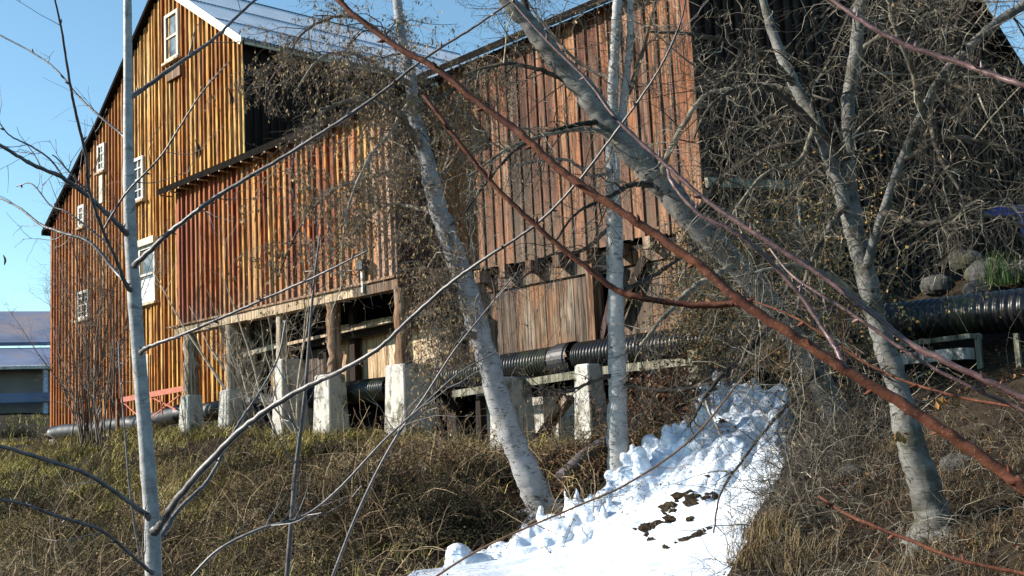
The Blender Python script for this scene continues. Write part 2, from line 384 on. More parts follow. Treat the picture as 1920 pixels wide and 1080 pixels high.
def window(px, cols, rows, frame_m, label, header=False, sill=True, fw=.09, lower_panel=False):
    u0, w0, u1, w1 = px
    a = onY(u0, w0, Yf-.07); b = onY(u1, w1, Yf-.07); c = onY(u0, w1, Yf-.07)
    x0, x1 = a[0], b[0]; z1 = a[2]; z0 = c[2]
    zt = (a[2]+onY(u1, w0, Yf)[2])/2; z1 = zt; z0 = (c[2]+b[2])/2
    y = Yf-.075
    mb = MB()
    mb.box(x0, x0+fw, y-.04, y+.03, z0, z1); mb.box(x1-fw, x1, y-.04, y+.03, z0, z1)
    mb.box(x0+fw, x1-fw, y-.04, y+.03, z1-fw, z1); mb.box(x0+fw, x1-fw, y-.04, y+.03, z0, z0+fw)
    for i in range(1, cols):
        x = x0+(x1-x0)*i/cols; mb.box(x-.018, x+.018, y-.02, y+.015, z0+fw, z1-fw)
    for i in range(1, rows):
        z = z0+(z1-z0)*i/rows; t = .03 if rows == 2 else .018
        mb.box(x0+fw, x1-fw, y-.024, y+.012, z-t, z+t)
    f = mb.build('window', frame_m, barn); f['label'] = label
    mb = MB(); mb.box(x0+fw, x1-fw, y+.016, y+.028, z0+fw, z1-fw); mb.build('pane', m_glass, f)
    if sill: mb = MB(); mb.box(x0-.08, x1+.08, y-.1, y+.03, z0-.07, z0-.003); mb.build('sill', m_beam, f)
    if header: mb = MB(); mb.box(x0-.12, x1+.12, y-.14, y+.03, z1+.003, z1+.2); mb.build('header', m_white, f)
    if lower_panel: mb = MB(); mb.box(x0+fw, x1-fw, y-.01, y+.01, z0+fw, z0+(z1-z0)*.42); mb.build('screen', plain('pale_screen', (.5,.53,.55), .6, 20, .1), f)
    return x0, x1, z0, z1
window((310,25,336,113), 1, 2, m_white, 'two pane cream sash window high in the gable')
window((250,297,270,377), 2, 4, m_whiteb, 'narrow white window with small panes at mid height')
window((184,272,197,322), 2, 3, m_whiteb, 'small paned window high on the left slope')
window((148,386,159,426), 2, 3, m_whiteb, 'smallest window near the roof corner')
window((262,462,293,568), 1, 2, m_whiteb, 'large pale window under a thick white header', header=True, lower_panel=True)
window((147,546,167,598), 3, 4, m_whiteb, 'low white window with a grid of small panes')
mb = MB(); a = onY(185, 325, Yf-.06); mb.box(a[0]+.1, a[0]+.35, Yf-.1, Yf-.06, a[2]-1.0, a[2]-.05); mb.build('trim_board', m_white, barn)
a = onY(330, 115, Yf); mb = MB(); mb.box(a[0]-.35, a[0]+.5, Yf-.14, Yf-.05, a[2]-.55, a[2]-.25); mb.build('ledge', m_log, barn)
for (u, v, w, h) in ((276, 700, .10, 1.1),):
    a = onY(u, v, Yf-.06); mb = MB(); mb.box(a[0], a[0]+w, Yf-.09, Yf-.055, a[2]-h/2, a[2]+h/2); mb.build('patch_board', m_white, barn)

# ---- projecting upper storey (orange box)
Yb = 13.5; bx0, bx1 = -27.05, -17.76; bz0, bz1 = 3.26, 6.85
box = thing('projecting_storey', (-22.4, Yb, .5), 'orange and plum board-clad storey standing on log posts and concrete piers', 'barn extension')
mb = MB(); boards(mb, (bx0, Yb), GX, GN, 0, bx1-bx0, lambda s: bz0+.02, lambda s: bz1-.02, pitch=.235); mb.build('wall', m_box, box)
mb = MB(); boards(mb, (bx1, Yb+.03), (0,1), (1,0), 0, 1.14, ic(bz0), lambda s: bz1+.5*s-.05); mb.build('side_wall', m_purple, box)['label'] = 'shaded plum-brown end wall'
mb = MB(); boards(mb, (bx0, Yb+.03), (0,1), (-1,0), 0, 1.14, ic(bz0), lambda s: bz1+.5*s-.05); mb.build('side_wall', m_box, box)
mb = MB(); x0, x1 = bx0-.4, bx1+.25; ya, yb_ = Yb-.32, Yb+1.15
mb.hexa([[x0,ya,bz1-.14],[x1,ya,bz1-.14],[x1,yb_,bz1+.55],[x0,yb_,bz1+.55],[x0,ya,bz1+.02],[x1,ya,bz1+.02],[x1,yb_,bz1+.68],[x0,yb_,bz1+.68]])
mb.build('roof', m_black, box)
mb = MB()
for x in np.arange(bx0-.25, bx1+.1, .52): mb = MB(); mb.box(x, x+.05, ya-.012, Yb-.01, bz1-.175, bz1-.145); mb.build('rafter_end', m_beam, box)
mb = MB(); mb.box(bx0+.05, bx1-.05, Yb+.05, 14.6, bz0+.06, bz0+.12); mb.build('floor', m_shade_dark, box)
# sill beam under the wall in several lengths of different tone
xs = [bx0-.05, -25.3, -23.4, -21.0, -19.2, bx1+.1]
for i, (a, b) in enumerate(zip(xs[:-1], xs[1:])):
    mb = MB(); zz = bz0-.22+.02*(i % 2); mb.box(a+.01, b-.01, Yb-.06-.01*(i % 3), Yb+.2, zz-.01, bz0-.02+.01*(i % 2), tint=R.random())
    mb.build('sill_beam', m_beam if i != 4 else m_plank, box)
mb = MB(); mb.box(bx0-.35, bx1+.05, Yb-.12, Yb-.062, bz0-.012, bz0+.035); mb.build('drip_board', m_log, box)
# posts: pixel x of the left edge, right edge, foot y
posts = [(345, 366, 742, m_paleposts, False), (422, 438, 735, m_paleposts, False), (516, 533, 690, m_paleposts, False), (611, 636, 700, m_log, True), (738, 768, 682, m_log, True)]
for (l, r_, ft, mm, rnd) in posts:
    A = onY(l, ft, Yb+.02); B = onY(r_, ft, Yb+.02); xc = (A[0]+B[0])/2; w = max(.2, abs(B[0]-A[0])*.62)
    mb = MB(); n = 9; zs = np.linspace(A[2]-.02, bz0-.2, n)
    mb.tubes(np.stack([xc+.015*R.normal(size=n), np.full(n, Yb+.08)+.01*R.normal(size=n), zs], 1), w/2*(1+.06*R.normal(size=n)), 12, tint=R.random())
    mb.build('post', mm, box, smooth=True)
# interior rails behind the posts
mb = MB(); mb.beam(onY(430, 673, 14.3), onY(520, 648, 14.3), .06, .12); mb.build('rail', m_white, box)
mb = MB(); mb.beam(onY(540, 645, 14.2), onY(735, 600, 14.2), .05, .07); mb.build('rail', m_beam, box)
mb = MB(); mb.beam(onY(500, 662, 14.45), onY(860, 588, 14.45), .1, .16); mb.build('rail', m_shade_dark, box)
# junction box and conduit on the wall
a = onY(683, 497, Yb-.1); mb = MB(); mb.box(a[0]-.11, a[0]+.11, Yb-.24, Yb-.05, a[2]-.1, a[2]+.1); mb.build('junction_box', m_pipes, box)
mb = MB(); mb.box(a[0]-.1, a[0]-.04, Yb-.13, Yb-.07, a[2]-.55, a[2]-.103); mb.build('conduit', m_whiteb, box)
mb = MB(); p = [onY(620,514,Yb-.1), onY(640,508,Yb-.14), onY(662,507,Yb-.14), onY(670,520,Yb-.1)]; mb.tubes(np.array(p), np.full(4,.015), 6); mb.build('hook_rail', m_pipes, box)

# ---- long barn (centre and right)
Y2 = 14.72; cx0, cx1 = -17.74, -11.15; cz0, cz1 = 3.4, 7.58
lb = thing('long_barn', (-14.4, Y2, .5), 'brown weathered barn with a huge black shaded gable end, standing over the pipe', 'barn')
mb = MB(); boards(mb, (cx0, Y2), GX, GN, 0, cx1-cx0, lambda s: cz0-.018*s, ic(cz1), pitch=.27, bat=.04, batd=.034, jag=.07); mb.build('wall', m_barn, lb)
yr0, yr1, yrp, zrp = 14.4, 27.7, 21.8, 11.25
def gz(s):
    y = Y2+s; return float(np.interp(y, [yr0, yrp, yr1], [7.55, zrp, 7.45]))-.05
mb = MB(); boards(mb, (cx1, Y2+.03), (0,1), (1,0), 0, 12.7, lambda s: 3.2-.0*s if s < 2.6 else 2.0, gz, pitch=.3, jag=.2); mb.build('gable_wall', m_shade_dark, lb)['label'] = 'nearly black shaded gable end'
mb = MB()
for (ya, za, yb_, zb_) in ((yr0, 7.46, yrp, zrp), (yrp, zrp, yr1, 7.42)):
    x0, x1 = cx0-.3, cx1+.4
    mb.hexa([[x0,ya,za],[x1,ya,za],[x1,yb_,zb_],[x0,yb_,zb_],[x0,ya,za+.14],[x1,ya,za+.14],[x1,yb_,zb_+.14],[x0,yb_,zb_+.14]])
mb.build('roof', m_black, lb)
mb = MB(); mb.box(cx1-.14, cx1+.03, Y2-.07, Y2-.048, 3.2, cz1-.1, tint=.8); mb.build('corner_board', m_barn, lb)
mb = MB(); mb.box(cx0-.05, cx1-.05, Y2+.1, 27.4, 3.1, 3.2); mb.build('floor', m_shade_dark, lb)
mb = MB(); mb.box(cx0-.0, cx0+.1, Y2+.1, 27.4, 3.2, 7.5); mb.build('end_wall', m_shade_dark, lb)
# joist ends under the wall
for k, x in enumerate(np.arange(cx0+.35, cx1-.1, .72)):
    mb = MB(); mb.box(x, x+.16, Y2-.16-.04*R.random(), Y2+1.2, 3.05, 3.3-.02*k*.3, tint=R.random()); mb.build('joist', m_log, lb)
# lower plank walls under both storeys
def planks(name, x0, x1, z0, z1, y, mat, pitch=.38, par=lb):
    mb = MB(); boards(mb, (x0, y), GX, GN, 0, x1-x0, ic(z0), ic(z1), pitch=pitch, batten=False, th=.04, jag=.06); return mb.build(name, mat, par)
planks('lower_wall', -17.3, -13.62, 1.45, 2.9, 14.86, m_plank)
planks('lower_wall', -13.2, -11.2, 1.55, 2.95, 14.86, m_plank, .3)
planks('lower_wall', -13.9, -13.1, 1.6, 2.7, 15.9, m_plank, .3)
mb = MB(); mb.box(-17.4, -11.2, 14.80, 14.98, 2.88, 3.12, tint=.8); mb.build('ledger_beam', m_plank, lb)
mb = MB(); mb.beam([-13.6, 14.7, 1.5], [-13.1, 14.75, 2.9], .08, .1); mb.build('brace', m_purple, lb)
mb = MB(); mb.beam([-13.2, 14.72, 1.9], [-12.5, 14.75, 2.95], .1, .13); mb.build('brace', m_shade_dark, lb)
mb = MB(); mb.box(-13.75, -13.6, 14.6, 14.8, 1.4, 3.05); mb.build('post', m_log, lb)
mb = MB(); mb.box(-17.78, -17.5, 14.62, 14.84, .2, 3.35); mb.build('post', m_shade_dark, lb)
mb = MB(); mb.beam(onX(1325, 342, -11.05), onX(1500, 348, -11.05), .07, .16); mb.build('girt', m_oldwood, lb)
mb = MB(); a = onX(1495, 385, -11.0); mb.box(-11.07, -10.98, a[1]-.05, a[1]+.05, a[2]-1.6, a[2]); mb.build('pipe_post', m_whiteb, lb)
mb = MB(); mb.box(-25.5, -11.3, 14.95, 18.6, 1.3, 1.42); mb.build('lower_floor', m_shade_dark, lb)
mb = MB(); mb.box(-34, -10.8, 18.6, 18.8, -1, 5.5); mb.build('back_wall', m_shade_dark, lb)
# pale wall behind the log posts
planks('lower_wall', -21.9, -18.0, 1.42, 2.75, 14.72, m_plank2, .33, box)
planks('lower_wall', -23.0, -22.05, 1.5, 2.3, 14.72, m_plank, .3, box)
planks('lower_wall', -24.6, -23.6, 1.3, 2.35, 14.72, m_facade, .22, box)
mb = MB(); mb.box(-22.02, -21.9, 14.55, 14.7, 1.3, 3.2); mb.build('stud', m_shade_dark, box); mb = MB(); mb.box(-20.9, -20.72, 14.5, 14.66, 1.3, 3.1); mb.build('stud', m_shade_dark, box)

# ---- piers
piers = [(338,355,380,740,806,'pale lit concrete pier farthest left beside the red rail'),
 (412,430,454,730,792,'concrete pier between the red rail end and the whitish shrub'),
 (515,531,575,672,790,'tall dark-sided concrete pier behind the whitish shrub stems'),
 (592,620,652,700,826,'bright concrete pier under the barky brown log post'),
 (727,762,815,680,834,'big broad concrete pier under the log post at the end of the overhang'),
 (925,945,1003,705,858,'concrete pier half hidden by the leaning birch'),
 (1085,1112,1137,680,852,'slim pale pier whose top overlaps the black pipe')]
for (l, c, r_, t, b, lab) in piers:
    yp = 13.32
    A = onY(l, b, yp); B = onY(c, b, yp); T = onY(c, t, yp); Rr = onX(r_, b, B[0]); x0, x1 = A[0], B[0]
    y1 = max(Rr[1], yp+.35); zb = float(terr((x0+x1)/2, yp))-.3; zt = T[2]
    pz = thing('concrete_pier', ((x0+x1)/2, yp, zb+.25), lab, 'pier', 'concrete piers under the barns')
    mb = MB(); w = (x1-x0); tp = .06*w
    e = .02
    def ring(i0, z): return [[x0-i0+e,yp-i0,z],[x1+i0-e,yp-i0,z],[x1+i0,yp-i0+e,z],[x1+i0,y1+i0-e,z],[x1+i0-e,y1+i0,z],[x0-i0+e,y1+i0,z],[x0-i0,y1+i0-e,z],[x0-i0,yp-i0+e,z]]
    zs = [(.07, zb), (.03, zb+(zt-zb)*.5), (.0, zt-.03), (-.03, zt)]
    V = sum([ring(i, z) for i, z in zs], []); Q = []
    for k in range(3):
        for j in range(8): Q.append([k*8+j, k*8+(j+1) % 8, k*8+8+(j+1) % 8, k*8+8+j])
    V.append([(x0+x1)/2, (yp+y1)/2, zt]); mb.add(V, Q, [[24+j, 24+(j+1) % 8, 32] for j in range(8)], tint=.5)
    mb.build('pier_block', m_conc, pz)
for (u0, u1, t, b, lab) in ((1000,1022,745,832,'short rear pier lit behind the leaning birch trunk'), (1045,1066,760,825,'short rear pier behind the slanting brown timber'), (1068,1084,735,845,'rear pier just left of the slim pale pier'), (893,930,728,760,'squat block in the shade behind the end of the pipe shelf')):
    A = onY(u0, b, 14.55); B = onY(u1, b, 14.55); T = onY(u0, t, 14.55); z0 = min(A[2], float(terr(A[0], 14.55)))-.2
    mb = MB(); mb.hexa([[A[0]-.03,14.52,z0],[B[0]+.03,14.52,z0],[B[0]+.03,14.95,z0],[A[0]-.03,14.95,z0],[A[0],14.55,T[2]],[B[0],14.55,T[2]],[B[0],14.9,T[2]],[A[0],14.9,T[2]]])
    tag(mb.build('concrete_pier', m_conc, origin=(A[0], 14.55, z0)), lab, 'pier', 'short piers in the shade behind')
A = onY(1299, 825, 13.45); B = onY(1318, 825, 13.45); T = onY(1305, 655, 13.45)
mb = MB(); mb.box(A[0], B[0], 13.45, 13.62, A[2]-.5, T[2]); tag(mb.build('timber_post', m_oldwood, origin=(A[0], 13.5, A[2])), 'yellowish timber post holding the pipe beside the ice', 'post')
mb = MB(); mb.beam(onY(1000, 838, 14.2), onY(1068, 745, 14.2), .22, .1); tag(mb.build('slanting_timber', m_log, origin=onY(1000, 838, 14.2)), 'brown timber leaning between the piers under the pipe', 'timber')
mb = MB(); mb.box(-13.0, -10.9, 14.9, 15.1, -.6, 1.15); tag(mb.build('foundation_wall', m_conc_dark, origin=(-12, 14.8, -.3)), 'dark blue-grey foundation wall under the pipe', 'wall')
# pipe shelf beams
sh = thing('pipe_shelf', onY(1070, 700, 13.95), 'weathered timber shelf carrying the black pipe', 'shelf')
for (a, b) in (((850,739),(1086,702)), ((1110,697),(1300,676))):
    mb = MB(); mb.beam(onY(*a, 13.92), onY(*b, 13.92), .06, .13); mb.build('beam', m_oldwood, sh)
for (u, v) in ((900,760),(1200,715)):
    p = onY(u, v, 14.1); mb = MB(); mb.box(p[0]-.06, p[0]+.06, 14.05, 14.2, float(terr(p[0], 14.1))-.2, p[2]+.17); mb.build('prop', m_shade_dark, sh)
mb = MB(); q = onY(1350, 672, 14.0); mb.beam(onY(1690, 648, 13.7), onY(1830, 630, 13.7), .35, .06); mb.build('beam', m_oldwood, sh)
for u in (1832, 1905):
    p = onY(u, 622, 13.75); mb = MB(); mb.box(p[0]-.03, p[0]+.03, 13.72, 13.78, float(terr(p[0], 13.75))-.1, p[2]-.02); mb.build('prop', m_oldwood, sh)
a = onY(1690, 672, 13.5); b = onY(1810, 655, 13.5); mb = MB(); mb.box(a[0], b[0], 13.45, 13.8, a[2]-.08, a[2]+.06)
tag(mb.build('concrete_ledge', m_conc, origin=(a[0], 13.5, a[2]-.2)), 'short bright concrete ledge under the pipe right of the ice', 'ledge')

# ---- pipe
pipe = thing('drain_pipe', onY(1070, 672, 14.2), 'long black corrugated plastic pipe running past the barns', 'pipe')
def pipe_path(px, y=14.2, step=.0117):
    P = np.array([onY(u, v, y) for u, v in px]); 
    L = np.concatenate([[0], np.cumsum(np.linalg.norm(np.diff(P, axis=0), axis=1))])
    s = np.arange(0, L[-1], step); return np.stack([np.interp(s, L, P[:, i]) for i in range(3)], 1), s
def smoothpath(P, k):
    if k < 2: return P
    ker = np.ones(k)/k; Q = np.stack([np.convolve(np.pad(P[:, i], (k//2, k-1-k//2), mode='edge'), ker, 'valid') for i in range(3)], 1); return Q
for (px, per, rr) in (([(735,728),(850,709),(950,690),(1048,676)], .075, .262), ([(1080,671),(1200,655),(1390,632),(1560,612)], .075, .262), ([(1560,612),(1700,603),(1800,592),(1920,580),(2080,568)], .1, .27), ([(640,738),(740,727)], .075, .25)):
    P, s = pipe_path(px, step=per/6); P = smoothpath(P, 61)
    ph = (s/per) % 1; Rr = rr - .028*smooth(np.abs(ph-.5)*2*2.2-.6)
    mb = MB(); mb.tubes(P, Rr, 28, tint=.5); mb.build('corrugated_section', m_pipe, pipe, smooth=True)
P, s = pipe_path([(1044,677),(1082,671)], step=.02); Rr = np.where((s > .1) & (s % .42 > .05), .295, .272)
mb = MB(); mb.tubes(P, Rr, 28, tint=.5); mb.build('coupling', m_pipes, pipe, smooth=False)
P, s = pipe_path([(100,815),(160,806),(230,799),(300,786),(360,774),(420,766),(480,757),(560,750),(640,741)], step=.05); P = smoothpath(P, 21)
Rr = .235 + .012*np.sin(s*9)*np.sin(s*2.3)+np.where(s % 2.9 < .14, .03, 0); P[:, 2] += .03*np.sin(s*1.7)
mb = MB(); mb.tubes(P, Rr, 24, tint=.5, caps=True); mb.build('smooth_section', m_pipes, pipe, smooth=True)
for u in (104, 205, 560):
    v = np.interp(u, [100,230,560], [812,799,750]); p = onY(u, v, 13.9); mb = MB(); zg = float(terr(p[0], 13.9))
    mb.box(p[0]-.25, p[0]+.15, 13.8, 14.4, zg-.3, p[2]-.2); tag(mb.build('concrete_block', m_conc, origin=(p[0], 13.9, zg)), {104: 'pale block under the far left end of the pipe', 205: 'low block beneath the smooth pipe behind the bare shrub', 560: 'block under the pipe in the shade of the overhang'}[u], 'block', 'blocks under the pipe')
# ---- red rail and lattice
rl = thing('red_rail', onY(290, 745, 13.6), 'rusty red rail with crossed braces above the smooth pipe', 'railing')
a, b = onY(228, 750, 13.6), onY(352, 727, 13.6)
mb = MB(); mb.beam(a, b, .05, .14); mb.build('top_rail', m_red, rl)
a2, b2 = onY(228, 790, 13.6), onY(352, 766, 13.6)
mb = MB(); mb.beam(a+[0,.04,-.06], onY(262, 782, 13.64), .03, .035); mb.beam(onY(285,745,13.64), onY(330,768,13.64), .03, .035); mb.beam(onY(285,782,13.68), onY(340,738,13.68), .03, .035); mb.beam(onY(305,778,13.6), onY(300,740,13.6), .03, .03)
mb.build('brace', m_red, rl)
for u, v in ((219, 750), (352, 740)):
    p = onY(u, v, 13.62); mb = MB(); mb.box(p[0]-.05, p[0]+.05, 13.6, 13.68, float(terr(p[0], 13.6))-.2, p[2]+.04); mb.build('upright', m_log, rl)

# ------------------------------------------------------------------ sky, sun, camera
SUN = nrm([-.62, -.70, math.tan(math.radians(27))*.935])
elev = math.asin(SUN[2])
w = bpy.data.worlds.new('World'); sc.world = w; w.use_nodes = True; nt = w.node_tree
sky = nt.nodes.new('ShaderNodeTexSky'); sky.sky_type = 'NISHITA'; sky.sun_disc = False; sky.sun_elevation = elev
sky.sun_rotation = math.atan2(SUN[0], SUN[1]); sky.air_density = 1.0; sky.dust_density = .1; sky.ozone_density = 1.6
tn = nt.nodes.new('ShaderNodeMix'); tn.data_type = 'RGBA'; tn.blend_type = 'MULTIPLY'; tn.inputs[0].default_value = 1; tn.inputs[7].default_value = (.86, 1.05, 1.02, 1)
nt.links.new(sky.outputs[0], tn.inputs[6]); nt.links.new(tn.outputs[2], nt.nodes['Background'].inputs[0]); nt.nodes['Background'].inputs[1].default_value = .095
sl = bpy.data.lights.new('sun', 'SUN'); sl.energy = 4.7; sl.angle = math.radians(.5); sl.color = (1, .92, .80)
so = bpy.data.objects.new('sun', sl); COL.objects.link(so)
zc = SUN; xc = nrm(np.cross([0,0,1], zc)); yc = np.cross(zc, xc)
so.matrix_world = Matrix([[xc[i], yc[i], zc[i], [0,0,20][i]] for i in range(3)]+[[0,0,0,1]])
cam = bpy.data.cameras.new('camera'); cam.sensor_width = 36; cam.lens = F/1920*36; cam.clip_start = .05; cam.clip_end = 3000
co = bpy.data.objects.new('camera', cam); COL.objects.link(co)
co.matrix_world = Matrix([[M[i,0], -M[i,1], -M[i,2], 0] for i in range(3)]+[[0,0,0,1]])
sc.camera = co
sc.view_settings.view_transform = 'Standard'; sc.view_settings.look = 'None'; sc.view_settings.exposure = 1.1; sc.view_settings.gamma = 1
sc.cycles.max_bounces = 6; sc.cycles.diffuse_bounces = 3
# ------------------------------------------------------------------ ground
def axis(segs):
    out = []
    for a, b, st in segs: out += list(np.arange(a, b, st))
    return np.array(sorted(set(np.round(out, 4))))
gx = axis([(-3000,-400,400), (-400,-110,25), (-110,-46,3), (-46,-24,.5), (-24,-3,.14), (-3,6,.5), (6,60,4), (60,400,30), (400,3001,400)])
gy = axis([(-3000,-400,400), (-400,-40,30), (-40,-2,3), (-2,4,.5), (4,16,.14), (16,30,.5), (30,110,4), (110,400,25), (400,3001,400)])
GXm, GYm = np.meshgrid(gx, gy, indexing='ij')
hz = terr(GXm, GYm)
far = smooth((np.hypot(GXm+20, GYm-10)-120)/150); hz = hz*(1-far)+2.5*far
nx, ny = GXm.shape
V = np.stack([GXm, GYm, hz], -1).reshape(-1, 3)
idx = np.arange(nx*ny).reshape(nx, ny)
Q = np.stack([idx[:-1,:-1], idx[1:,:-1], idx[1:,1:], idx[:-1,1:]], -1).reshape(-1, 4)
m_ground, nt_, b_ = newmat('bank_soil', .95, .1); g_ = NT(nt_)
n1 = g_.noise(g_.pos(), .5, 5); n2 = g_.noise(g_.pos(), 6, 6, .75)
c = g_.ramp(g_.mth('ADD', g_.mth('MULTIPLY', n1, .5), g_.mth('MULTIPLY', n2, .5)), [(.35, (.011,.008,.006)), (.5, (.028,.02,.013)), (.65, (.06,.046,.028))])
g_.l(c, b_.inputs['Base Color']); g_.bump(n2, b_, .9, .05)
mb = MB(); mb.add(V, Q, tint=.5); tag(mb.build('ground', m_ground, smooth=True), kind='structure')

# ------------------------------------------------------------------ far hall on the left
fh = thing('far_hall', (-88, 26, 3.6), 'large blue-grey metal roofed hall far behind the barn on the left', 'hall')
fd = nrm(np.array([.33, .94, 0])); fn_ = np.array([.94, -.33, 0])
def fp(s, d, z): p = np.array([-84, 27, 0])+fd*s+fn_*d; return [p[0], p[1], z]
def slopeq(mb, s0, s1, d0, z0, d1, z1, t=.25):
    mb.hexa([fp(s0,d0,z0-t), fp(s1,d0,z0-t), fp(s1,d1,z1-t), fp(s0,d1,z1-t), fp(s0,d0,z0), fp(s1,d0,z0), fp(s1,d1,z1), fp(s0,d1,z1)])
mb = MB(); slopeq(mb, -14, 26, 2.0, 8.4, -9, 11.9); mb.build('roof', m_farroof, fh)
mb = MB(); slopeq(mb, -14, 26, 7, 6.4, 2.1, 8.0); mb.build('roof', m_farroof, fh)['label'] = 'lower roof band'
mb = MB(); slopeq(mb, -14, 26, 7.1, 6.35, 7.0, 6.4, .2); mb.build('eave', m_whiteb, fh)
mb = MB(); mb.hexa([fp(-14,5.2,2.5), fp(26,5.2,2.5), fp(26,4.9,2.5), fp(-14,4.9,2.5), fp(-14,5.2,6.4), fp(26,5.2,6.4), fp(26,4.9,6.4), fp(-14,4.9,6.4)]); mb.build('wall', m_farwall, fh)
for s in (-11, -7, -3, .6, 4.2, 8):
    mb = MB(); mb.beam(fp(s, 6.6, 2.5), fp(s, 6.6, 6.2), .25, .25, up=(1,0,0)); mb.build('post', plain('pale_post', (.4,.45,.55)) if s == -11 else bpy.data.materials['pale_post'], fh)
mb = MB(); mb.beam(fp(-14, 6.9, 4.3), fp(26, 6.9, 4.3), .15, .6); mb.build('rail', m_farroof, fh)

# ------------------------------------------------------------------ rocks, tarp, log
def rock(u, v, y, s, lab):
    c = onY(u, v, y); c[2] = max(c[2]-s*.2, float(terr(c[0], c[1]))) if c[2] < float(terr(c[0], c[1]))+.6 else c[2]
    n, k = 14, 10; th = np.linspace(0, 2*math.pi, n, endpoint=False); ph = np.linspace(.02, math.pi-.02, k)
    T, Pp = np.meshgrid(th, ph); o = R.random(2)*50
    rr = s*(1+.7*fbm(np.cos(T)*1.3+o[0], np.cos(Pp)*1.5+np.sin(T)*1.3+o[1], 3))
    V = np.stack([rr*np.sin(Pp)*np.cos(T)*1.25, rr*np.sin(Pp)*np.sin(T), rr*np.cos(Pp)*.75], -1).reshape(-1, 3)+c
    Q = [[i*n+j, (i+1)*n+j, (i+1)*n+(j+1) % n, i*n+(j+1) % n] for i in range(k-1) for j in range(n)]
    mb = MB(); mb.add(V, Q, tint=.5); tag(mb.build('rock', m_rock, origin=c), lab, 'rock', 'rocks on the slope above the pipe')
rock(1812, 484, 16.2, .2, 'brown-grey boulder above the pipe, topmost of the rocks')
rock(1850, 505, 15.9, .24, 'broad blue-grey boulder behind the green grass tuft')
rock(1840, 540, 15.4, .2, 'small rounded rock just over the pipe')
rock(1915, 505, 15.6, .2, 'mossy pale rock at the right edge above the pipe')
rock(1755, 530, 15.6, .2, 'grey block-like rock among twigs above the pipe')
rock(1597, 900, 9.8, .14, 'small stone in the vines near the forked tree foot')
rock(1800, 905, 9.5, .14, 'bluish stone beside the foot of the mossy tree')
c = onY(1935, 440, 19.5)
mb = MB(); n = 16; ss = np.linspace(-.8, .8, n); V = []
for i, s in enumerate(ss):
    z = c[2]+.45*math.exp(-s*s)+.05*math.sin(i*2.); V += [[c[0]-.5, c[1]+s, c[2]-.75], [c[0]+.25, c[1]+s, c[2]-.4+.05*math.sin(i)], [c[0]+.1, c[1]+s, z], [c[0]-.5, c[1]+s, z+.1]]
mb.add(V, [[i*4+j, (i+1)*4+j, (i+1)*4+j+1, i*4+j+1] for i in range(n-1) for j in range(3)], tint=.5)
tag(mb.build('tarpaulin', m_blue, smooth=True, origin=c-np.array([0,0,.8])), 'dark blue tarpaulin heap in the shade at the right edge', 'tarpaulin')
m_logdark = bark_birch('dark_wet_bark', (.10,.09,.095), (.02,.02,.02), None, .6)
A = ground(1055, 900); B = onY(1142, 828, A[1]+.9)
P = np.array([A+(B-A)*t+[0,0,.05*math.sin(3*t)] for t in np.linspace(0, 1, 9)]); mb = MB(); mb.tubes(P, np.linspace(.13, .1, 9), 12, tint=.5, caps=True)
tag(mb.build('fallen_log', m_logdark, smooth=True, origin=A), 'short dark log lying across the bank between the two birches', 'log')

# ------------------------------------------------------------------ ice
m_ice, nt_, b_ = newmat('ice', .35, .5); g_ = NT(nt_)
n1 = g_.noise(g_.pos(), 3, 5, .6); n2 = g_.noise(g_.pos(), 22, 4, .6)
g_.l(g_.ramp(n1, [(.3, (.46,.56,.72)), (.62, (.72,.76,.81))]), b_.inputs['Base Color'])
b_.inputs['Subsurface Weight'].default_value = .0
n3 = g_.noise(g_.pos((14, 5, 2.2)), 1., 4, .6); g_.bump(g_.mth('ADD', g_.mth('ADD', n1, g_.mth('MULTIPLY', n2, .4)), n3), b_, .45, .05)
ice = thing('frozen_cascade', ground(1330, 950), 'white frozen cascade of ice spilling down the bank from under the pipe', 'ice')
rows = [(13.45, 1322, 742, 1472, 722), (13.0, 1312, 790, 1478, 760), (12.3, 1292, 835, 1478, 810), (11.5, 1200, 885, 1476, 860), (10.9, 1120, 950, 1475, 915), (10.2, 1010, 1020, 1455, 950), (9.5, 930, 1052, 1400, 1000)]
Lp = [onY(a, b, y) for (y, a, b, c_, d) in rows]; Rp = [onY(c_, d, y) for (y, a, b, c_, d) in rows]
Lp += [onY(770, 1075, 8.4), np.array([-9.6, 6.6, -1.5]), np.array([-7.5, 2.5, -1.52])]
Rp += [np.array([-6.0, 8.6, -1.32]), np.array([-4.6, 6.2, -1.47]), np.array([-3.0, 3.0, -1.52])]
Lp = np.array(Lp); Rp = np.array(Rp); t0 = np.linspace(0, 1, len(Lp)); nv, nu = 200, 150; tv = np.linspace(0, 1, nv)
Ls = np.stack([np.interp(tv, t0, Lp[:, i]) for i in range(3)], 1); Rs = np.stack([np.interp(tv, t0, Rp[:, i]) for i in range(3)], 1)
uu = np.linspace(-.04, 1.04, nu)
S = Ls[:, None]*(1-uu[None, :, None])+Rs[:, None]*uu[None, :, None]
X_, Y_ = S[..., 0], S[..., 1]
steep = smooth((Y_-9.6)/1.5)
bmp = fbm(X_*1.1, Y_*.8+3, 3)*.45 + fbm(X_*4.5, Y_*1.0, 3)*.42*steep + np.abs(fbm(X_*3+9, Y_*2, 3))*.25
S[..., 2] += bmp*(.25+.75*steep)+.06*steep
S[..., 1] -= steep*(.35*fbm(X_*3.5, S[..., 2]*1.0+7, 3))
edge = np.minimum(smooth((uu+.04)/.05), smooth((1.04-uu)/.05))
S[..., 2] -= (1-edge)[None]*.5
hole = np.exp(-(((X_-(-9.15))/.55)**2+((Y_-9.95)/.16)**2)); S[..., 2] -= hole*.55
